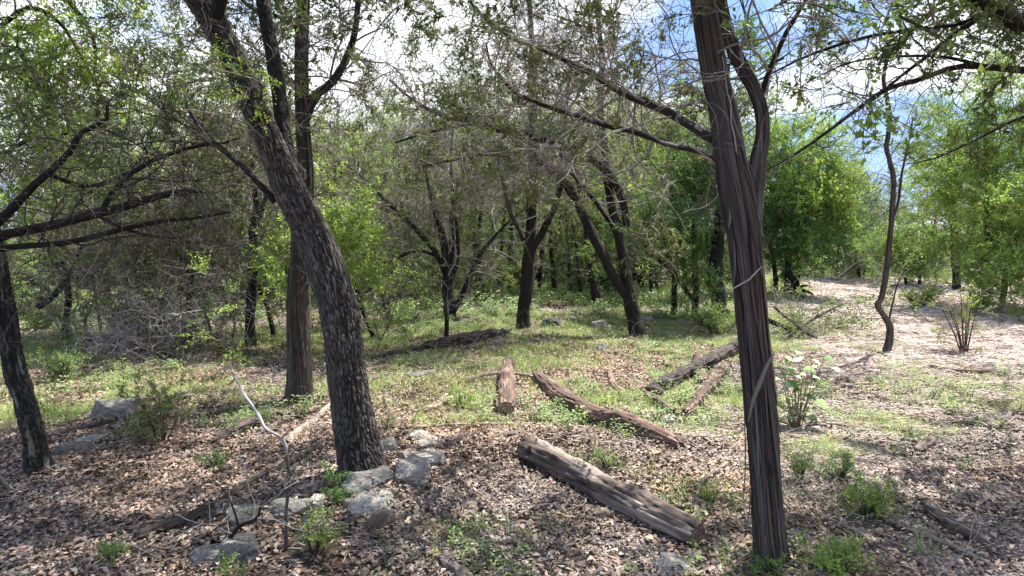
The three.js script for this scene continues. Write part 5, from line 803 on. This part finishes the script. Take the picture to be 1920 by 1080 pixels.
log('short weathered stump piece tilted on the reddish soil', [[1718, 850, 14], [1735, 838, 18, 1], [1752, 824, 18, 1.4]], { tone: 'grey' });
log('small pale splinter of wood standing on the reddish soil', [[1672, 912, 10], [1684, 903, 14, 1], [1690, 893, 8, 1.8]], { tone: 'pale', name: 'fallen_branch', category: 'branch' });
log('thin pale bent stick propped between big log and shaggy cedar', [[1360, 888, 4, 8], [1335, 902, 5, 6], [1314, 916, 6, 4], [1306, 945, 5, 2], [1302, 978, 5]], { tone: 'pale', name: 'fallen_branch', category: 'branch', rough: .4 });
log('thin stick beside the sawn end of the big log', [[1336, 1012, 7], [1343, 1045, 8], [1350, 1082, 8]], { tone: 'pale', name: 'fallen_branch', category: 'branch', rough: .5 });
log('pale stick lying across litter right of the shaggy cedar foot', [[1535, 970, 6], [1570, 988, 7], [1615, 1010, 7], [1640, 1025, 5]], { tone: 'pale', name: 'fallen_branch', category: 'branch', rough: .5 });
log('reddish crumbling log piece upright behind the hollow ended log', [[1142, 700, 10], [1148, 722, 14], [1160, 735, 12]], { tone: 'red' });
log('half buried rotten log in the shaded litter below the long dark branch', [[260, 1010, 18], [330, 985, 24], [395, 958, 20]], { tone: 'dark', rough: 1.4, wob: 1 });
log('grey stick in the mulch at the frame edge past the reddish soil', [[1850, 890, 6], [1890, 902, 8], [1930, 915, 7]], { tone: 'grey', name: 'fallen_branch', category: 'branch' });
log('pale barked pole lying at the far rim of the mulch clearing', [[1880, 568, 4], [1905, 576, 5], [1940, 586, 5]], { tone: 'pale', name: 'fallen_branch', category: 'branch' });
log('slim twig lying across the hollow ended log and curved log', [[880, 712, 4, 2], [950, 715, 5, 6], [1030, 716, 4, 2]], { tone: 'pale', name: 'fallen_branch', category: 'branch', rough: .4 });
log('thin grey branch lying in the leaves below the big grey log', [[1120, 985, 6], [1150, 950, 6], [1172, 915, 4]], { tone: 'grey', name: 'fallen_branch', category: 'branch', rough: .5 });
log('forked looking dark stick behind the upper end of the big log', [[905, 830, 8], [950, 822, 8], [1000, 828, 6]], { tone: 'brown', name: 'fallen_branch', category: 'branch' });
log('short dark branch lying past the flat grey stone on the bank', [[650, 708, 10], [690, 696, 11], [730, 690, 8]], { tone: 'brown', name: 'fallen_branch', category: 'branch' });
log('weathered branch lying on soil between broad leaved plant and crooked sapling', [[1530, 742, 6], [1590, 728, 8], [1650, 722, 5]], { tone: 'grey', name: 'fallen_branch', category: 'branch' });
log('dark branch in the mulch under the twiggy shrub', [[1740, 690, 6], [1810, 700, 8], [1890, 695, 5]], { tone: 'brown', name: 'fallen_branch', category: 'branch' });
log('pale stick on reddish soil above the weathered stump piece', [[1560, 800, 5], [1630, 806, 6], [1700, 800, 4]], { tone: 'pale', name: 'fallen_branch', category: 'branch', rough: .5 });
// ---------------------------------------------------------------- dead standing and heaped wood
R = rng(701);
{
  const t = new Tree('dead_sapling', 'thin dead sapling with a bleached crooked tip before the oak', gp(537, 1032), { col: WOOD.grey, mat: M.wood, category: 'sapling' });
  t.stem([[537, 1032, 5.6], [537, 958, 5], [541, 893, 5], [537, 844, 5.4], [527, 821, 6], [498, 803, 5.6], [482, 774, 5.6], [470, 757, 5.6], [459, 742, 5], [446, 716, 5.4], [433, 697, 3]], { ground: true, sides: 12, step: .02, jit: .25, f: (g, s, r) => { const b = sstep(.56, .8, s + .1 * vn(s * 9, 1, g)), k = .75 + .4 * vn(Math.cos(g) * 3, s * 30, Math.sin(g) * 3), m = (1.25 - .4 * Math.min(1, s / 1.2)) * (1 + .3 * vn(Math.cos(g), s * 16, Math.sin(g)) + .2 * vn(1, s * 40, g * .3)); return [r * m, lerp(.10, .72, b) * k, lerp(.08, .69, b) * k, lerp(.07, .66, b) * k]; } });
  t.stem([[541, 890, 4], [520, 885, 3.5, -.05], [500, 875, 2.5, -.1]], { part: 'limb', sides: 6, plain: true });
  for (const [x, y, u, v] of [[538, 930, 560, 905], [527, 822, 545, 800], [498, 803, 488, 830], [470, 757, 452, 772], [540, 985, 522, 970]]) t.stem([[x, y, 3.5], [(x + u) / 2 + 2, (y + v) / 2, 2.6, -.02], [u, v, 1.4, -.04]], { part: 'snag', sides: 6, plain: true });
  t.stem([[434, 697, 4], [440, 705, 4], [436, 716, 3], [428, 722, 2]], { part: 'limb', sides: 6, plain: true });
  t.done();
}
{
  R = rng(702); const t = new Tree('dead_twig_clump', 'forked dead twig standing by the mossy grey boulder', gp(410, 1050), { col: WOOD.dark, category: 'dead twig' });
  const a = t.stem([[412, 1050, 9], [432, 1008, 9], [452, 985, 8], [482, 972, 6], [488, 950, 4]], { sides: 8, ground: true, step: .03 }); t.stem([[448, 990, 5], [440, 960, 4, -.05], [425, 925, 3], [400, 900, 2]], { part: 'limb', sides: 6, plain: true });
  t.sprout(a, 6, .3, 1, [.12, .3], { levels: 2, kids: 3, twig: .1, wood: WOOD.grey, rmax: .005, tscale: .4 }); t.done();
}
{
  R = rng(703); const t = new Tree('brush_pile', 'tangled heap of bleached dead branches in front of the shaggy juniper', gp(300, 655), { col: WOOD.pale, category: 'brush pile' });
  const L = [[[430, 650, 9, .2], [400, 625, 8], [370, 612, 7], [330, 600, 6, -.3], [290, 585, 5], [240, 575, 4], [190, 590, 2]], [[390, 640, 6], [370, 605, 6, -.2], [345, 598, 5], [305, 605, 5, -.3], [270, 640, 4], [240, 665, 2]], [[180, 650, 6], [215, 620, 6, -.2], [230, 590, 5], [250, 565, 4], [300, 560, 3], [340, 575, 2]], [[220, 690, 7, -.6], [260, 660, 6], [290, 620, 5], [310, 590, 4]], [[150, 660, 5], [210, 640, 5, .2], [280, 625, 4], [350, 630, 3]], [[330, 690, 6, -.7], [300, 665, 5], [250, 650, 4], [190, 655, 3]], [[400, 640, 6, .3], [380, 580, 5], [330, 545, 4, 0], [260, 530, 3, -.2]], [[170, 655, 6, .2], [160, 600, 5], [190, 550, 4], [240, 520, 2]], [[430, 655, 5, .2], [440, 600, 4], [420, 560, 3], [380, 530, 2]], [[130, 690, 6, -.3], [180, 665, 5], [240, 650, 4], [290, 660, 2]]];
  for (const l of L) { const p = t.stem(l, { part: 'branch', sides: 7, step: .06 }); t.sprout(p, 13, .05, 1, [.25, .7], { levels: 2, kids: 6, twig: .3, wood: [.38, .34, .3], twigc: [.3, .27, .24], rmax: .014, wander: .6, up: -.05, tscale: .8 }); }
  t.done();
}
{
  R = rng(704); const t = new Tree('dead_pale_stem', 'slim bleached dead stem standing above the brush heap', gp(190, 632), { col: WOOD.pale });
  const p = t.stem([[190, 632, 6], [187, 600, 6], [178, 550, 5.5], [174, 505, 5], [163, 453, 3.5]], { ground: true, sides: 8, step: .06 }); t.sprout(p, 5, .3, 1, [.3, .8], { levels: 2, kids: 3, twig: .1, wood: WOOD.pale, rmax: .007 }); t.done();
}
{
  R = rng(705); const t = new Tree('dead_shoot_clump', 'fan of pale dead shoots at the foot of a slanting thin trunk', gp(715, 640), { col: WOOD.pale, category: 'dead shoots' });
  for (const [x, y] of [[690, 600], [700, 580], [735, 590], [760, 600], [745, 560]]) t.stem([[712, 640, 3], [(712 + x) / 2 + rr(-5, 5), (640 + y) / 2, 2.5], [x, y, 1.5]], { part: 'shoot', sides: 5, plain: true });
  t.sprout(t.paths[0], 4, .2, 1, [.3, .6], { levels: 2, kids: 3, twig: .3, wood: WOOD.pale }); t.sprout(t.paths[3], 4, .2, 1, [.3, .6], { levels: 2, kids: 3, twig: .3, wood: WOOD.pale }); t.done();
}
{
  R = rng(706); const t = new Tree('fallen_leafy_branch', 'dark fallen branch heap with grey green leaves beside the clearing edge', gp(1510, 640), { col: WOOD.dark, category: 'brush pile' });
  for (const l of [[[1440, 600, 9, .6], [1480, 618, 10], [1530, 632, 9], [1580, 640, 5]], [[1470, 640, 7, 0], [1500, 615, 6, .3], [1540, 590, 5, .8], [1580, 570, 3]], [[1560, 650, 6, 0], [1520, 628, 6], [1480, 600, 5, .4], [1450, 575, 3]]]) { const p = t.stem(l, { part: 'bough', sides: 8, step: .06 }); t.sprout(p, 12, .05, 1, [.3, .8], { levels: 2, kids: 4, twig: .25, leaf: ['oak:grey', 'oak'], leafp: .1, wood: WOOD.grey, rmax: .01 }); }
  t.done();
}
{
  R = rng(707); const t = new Tree('uprooted_stump', 'dark uprooted stump with ragged roots under the dense green tree', gp(1490, 560), { col: WOOD.dark, category: 'stump' });
  t.stem([[1500, 560, 26], [1492, 545, 28], [1484, 528, 20], [1478, 510, 12]], { ground: true, sides: 20, step: .05 });
  for (const [x, y] of [[1465, 540], [1470, 520], [1500, 515], [1515, 535], [1525, 552], [1460, 560]]) t.stem([[1490, 540, 8, 0], [(1490 + x) / 2 + rr(-4, 4), (540 + y) / 2, 6, -.2], [x, y, 3, -.4]], { part: 'root', sides: 6 });
  t.done();
}
{
  R = rng(708); const t = new Tree('bleached_bough', 'arched bleached bough lying at the back of the mulch clearing', gp(1590, 535), { col: WOOD.pale, category: 'dead bough' });
  const p = t.stem([[1565, 523, 4], [1585, 510, 4.5], [1605, 495, 4], [1630, 487, 4], [1650, 480, 3], [1662, 486, 2]], { part: 'bough', sides: 8, step: .15 }); t.sprout(p, 8, .2, 1, [.5, 1.3], { levels: 2, kids: 3, twig: .2, wood: WOOD.pale, rmax: .02, tscale: 1.4 }); t.done();
}
// ---------------------------------------------------------------- small plants
function clearPlant(seed, name, label, foot, n, spread, hpx, kind, o = {}) {
  R = rng(seed); const t = new Tree(name, label, gp(...foot), { col: o.wood || [.2, .17, .1], category: o.category || 'plant', group: o.group }), d = t.depth;
  for (let k = 0; k < n; k++) { const dx = rr(-spread, spread), h = hpx * rr(.6, 1.05), dd = wide(rr(-spread, spread) * .7, d); const p = t.stem([[foot[0] + dx * .15, foot[1], o.w || 2.5, 0], [foot[0] + dx * .5 + rr(-3, 3), foot[1] - h * .5, (o.w || 2.5) * .8, dd * .5], [foot[0] + dx, foot[1] - h, (o.w || 2.5) * .5, dd]], { part: 'stem', sides: 5, plain: true, step: .05 }); const L = wide(hpx, d);
    if (o.kids) t.sprout(p, o.kids, .2, 1, [L * .2, L * .5], { levels: 2, kids: 3, twig: o.twig ?? .1, tscale: .4, wood: o.wood, leaf: kind, leafp: o.leafp ?? .2, lscale: o.scale || .5, rmax: .004 });
    else for (let j = 1; j < p.pts.length; j++) if (R() < (o.leafp ?? .8)) { const q = kind; t.spray(Array.isArray(q) ? q[Math.floor(R() * q.length)] : q, p.pts[j], rdir().add(V(0, .8, 0)).normalize(), (o.scale || .4) * rr(.7, 1.2)); } }
  return t.done();
}
clearPlant(801, 'green_herb', 'fresh green herb with narrow leaves in litter below the oak stones', [590, 1045], 9, 42, 66, ['shrub:pale', 'shrub:elm'], { scale: .22, leafp: .9, category: 'plant' });
clearPlant(802, 'climbing_herb', 'dark green herb growing against the foot of the oak', [632, 955], 7, 24, 78, ['shrub:oak', 'shrub:dark'], { scale: .2, leafp: .8 });
clearPlant(803, 'olive_bush', 'small olive brown bush in the leaves by the dark stone', [305, 835], 10, 50, 100, ['juniper:grey', 'juniper', 'juniper:pale'], { kids: 4, leafp: .12, scale: .45, wood: [.2, .15, .11] });
clearPlant(804, 'feathery_bush', 'feathery yellow green bush on the soil by the splintered branch', [1625, 975], 14, 55, 52, ['juniper:elm', 'juniper:pale'], { scale: .36, leafp: .8 });
clearPlant(805, 'fern_tuft', 'low feathery green tuft at the frame bottom past the cedar', [1560, 1085], 10, 60, 44, ['juniper:elm', 'juniper:pale'], { scale: .34, leafp: 1 });
clearPlant(806, 'leafy_seedling', 'leafy seedling touching the foot of the shaggy cedar', [1432, 1085], 6, 30, 32, ['shrub:oak'], { scale: .2, leafp: .9 });
clearPlant(807, 'glowing_shrub', 'tiny bright yellow green shrub alone in the pale mulch', [1728, 578], 10, 36, 32, ['elm:bright'], { scale: .6, leafp: .8, category: 'shrub' });
clearPlant(808, 'twiggy_shrub', 'leafless looking upright twiggy shrub standing in the pale mulch', [1808, 662], 9, 42, 112, ['elm:pale', 'elm:bright'], { kids: 5, leafp: .045, wood: [.26, .19, .15], w: 3, scale: .4, category: 'shrub' });
clearPlant(809, 'dark_weed', 'dark green weed in shade behind the long dark branch', [410, 880], 6, 36, 24, ['shrub:dark'], { scale: .22 });
clearPlant(810, 'shade_weed', 'green weed in the bottom shade of the litter', [215, 1058], 6, 34, 30, ['shrub:dark', 'shrub:oak'], { scale: .2 });
clearPlant(811, 'bramble', 'low leafy bramble at the foot of the twin crossed logs', [1350, 628], 10, 70, 46, ['elm:elm', 'elm:pale'], { scale: .6 });
clearPlant(812, 'roadside_weed', 'soft green weed right beside the shaggy cedar trunk', [1500, 905], 8, 30, 56, ['juniper:pale', 'shrub:pale'], { scale: .26 });
clearPlant(813, 'blue_green_plant', 'bluish green broad bush beside the lichened trunk before the bank', [80, 622], 10, 48, 58, ['elm:grey', 'elm:elm'], { scale: .7, category: 'bush' });
clearPlant(814, 'bank_weed', 'pale leafy weed above the broad limestone block', [110, 720], 8, 34, 50, ['elm:pale'], { scale: .45 });
clearPlant(815, 'grass_side_herb', 'green herb at the grass edge behind the oak stones', [620 + 105, 772 + 40], 4, 14, 40, ['shrub:pale'], { scale: .2 });
clearPlant(816, 'sunny_weed', 'sunlit weed in grass before the hollow ended log', [868, 768], 5, 20, 34, ['shrub:elm'], { scale: .25 });
clearPlant(817, 'log_weed', 'weed growing at the middle of the big grey log', [1135, 880], 5, 22, 34, ['shrub:pale'], { scale: .2 });
clearPlant(818, 'grassy_weed', 'grassy tuft between the big log and the cedar trunk', [1330, 950], 6, 18, 36, ['juniper:elm'], { scale: .22 });
clearPlant(819, 'clearing_weed', 'small dark leafed weed midway across the reddish soil', [1560, 905], 7, 46, 36, ['shrub:oak', 'shrub:dark'], { scale: .26 });
clearPlant(820, 'ground_ivy', 'green ground plant at the bottom edge below the oak herb', [440, 1090], 5, 40, 20, ['shrub:elm'], { scale: .18 });
{ // plant with broad leaves, every leaf a part
  R = rng(851); const t = new Tree('broad_leaf_plant', 'plant with large pale green heart shaped leaves right behind the shaggy cedar', gp(1492, 805), { col: [.16, .14, .07], category: 'plant' }), d = t.depth;
  const shape = (L, W) => { const g = new GB(), n = 10, mid = [], lf = [], rt = []; for (let k = 0; k <= n; k++) { const u = k / n, w = W * .5 * Math.pow(Math.sin(Math.PI * Math.min(1, Math.pow(u, .62) * .98 + .02)), .9) * (1 + .08 * Math.sin(u * 40)), y = .12 * L * Math.sin(u * 2.6) - .1 * L * u; mid.push(g.v(0, y, u * L, 0, 1, 0, .75, .8, .75)); lf.push(g.v(-w, y + w * .25, u * L - (1 - u) * w * .35, -.2, 1, 0, 1, 1, 1)); rt.push(g.v(w, y + w * .25, u * L - (1 - u) * w * .35, .2, 1, 0, 1, 1, 1)); } for (let k = 0; k < n; k++) { g.i.push(mid[k], lf[k], mid[k + 1], lf[k], lf[k + 1], mid[k + 1], mid[k], mid[k + 1], rt[k], rt[k], mid[k + 1], rt[k + 1]); } return g.geo(); };
  const LG = [shape(.11, .10), shape(.13, .11), shape(.09, .085)], mats = [[.19, .33, .08], [.23, .37, .10], [.16, .28, .07]].map(c => { const m = M.leaf.clone(); m.color.setRGB(...c); return m; });
  const LV = [[1475, 690], [1498, 678], [1465, 712], [1490, 715], [1512, 705], [1530, 690], [1470, 738], [1492, 740], [1505, 728], [1480, 762], [1500, 755], [1515, 765], [1487, 788], [1540, 715], [1462, 700], [1520, 675], [1470, 668], [1545, 670], [1508, 742], [1476, 725], [1484, 676], [1506, 692], [1478, 704], [1500, 730], [1468, 755], [1518, 730], [1488, 775], [1474, 778], [1528, 752], [1535, 735], [1496, 664], [1460, 682], [1512, 780], [1525, 708], [1555, 690], [1483, 748]];
  LV.forEach(([x, y], k) => { const dd = rr(-.18, .22), p = at(x, y, d + dd), foot = t.base.clone().add(V(rr(-.05, .05), 0, rr(-.05, .05))), mid = foot.clone().lerp(p, .6).add(V(rr(-.04, .04), .06, rr(-.04, .04))); const g = new GB(t.base); g.tube([foot, mid, p], [.004, .003, .002], 5, { color: [.17, .14, .08], cap: false }); part('stem', g.geo(), M.twig, t.root); const m = part('leaf', LG[k % 3], mats[k % 3], t.root); m.position.copy(p).sub(t.base); const a = rr(-3.1, 3.1); m.rotation.set(rr(-.05, .5), a, rr(-.3, .3), 'YXZ'); m.scale.setScalar(rr(.75, 1.35)); });
  t.done();
}
{ // long bladed grass tuft
  R = rng(852); const base = gp(1728, 1045), t = thing('grass_tuft', 'tuft of long arching grass blades near the splintered grey branch', 'grass tuft', base);
  for (let k = 0; k < 15; k++) { const a = rr(0, 6.283), lean = rr(.15, .7), L = rr(.12, .24), g = new GB(); let p = V(rr(-.03, .03), -.01, rr(-.03, .03)), d = V(Math.cos(a) * lean, 1, Math.sin(a) * lean).normalize(); const s = V(-Math.sin(a), 0, Math.cos(a)), ids = [], c = [rr(.17, .26), rr(.25, .34), rr(.06, .1)]; for (let j = 0; j <= 7; j++) { const w = .0045 * (1 - (j / 7.4) ** 2); ids.push(g.v(p.x - s.x * w, p.y, p.z - s.z * w, -d.x, .6, -d.z, ...c), g.v(p.x + s.x * w, p.y, p.z + s.z * w, -d.x, .6, -d.z, ...c)); d.y -= .2 * lean + .05; d.normalize(); p = p.clone().addScaledVector(d, L / 7); } for (let j = 0; j < 7; j++) g.i.push(ids[j * 2], ids[j * 2 + 1], ids[j * 2 + 2], ids[j * 2 + 1], ids[j * 2 + 3], ids[j * 2 + 2]); part('blade', g.geo(), M.grass, t); }
}
stuff('drifted_leaf', 'dry leaves banked up against logs, trunk feet and rocks', 'leaf litter', LITTER.geo, M.litter, LITTER.bag);
renderer.render(scene, camera);
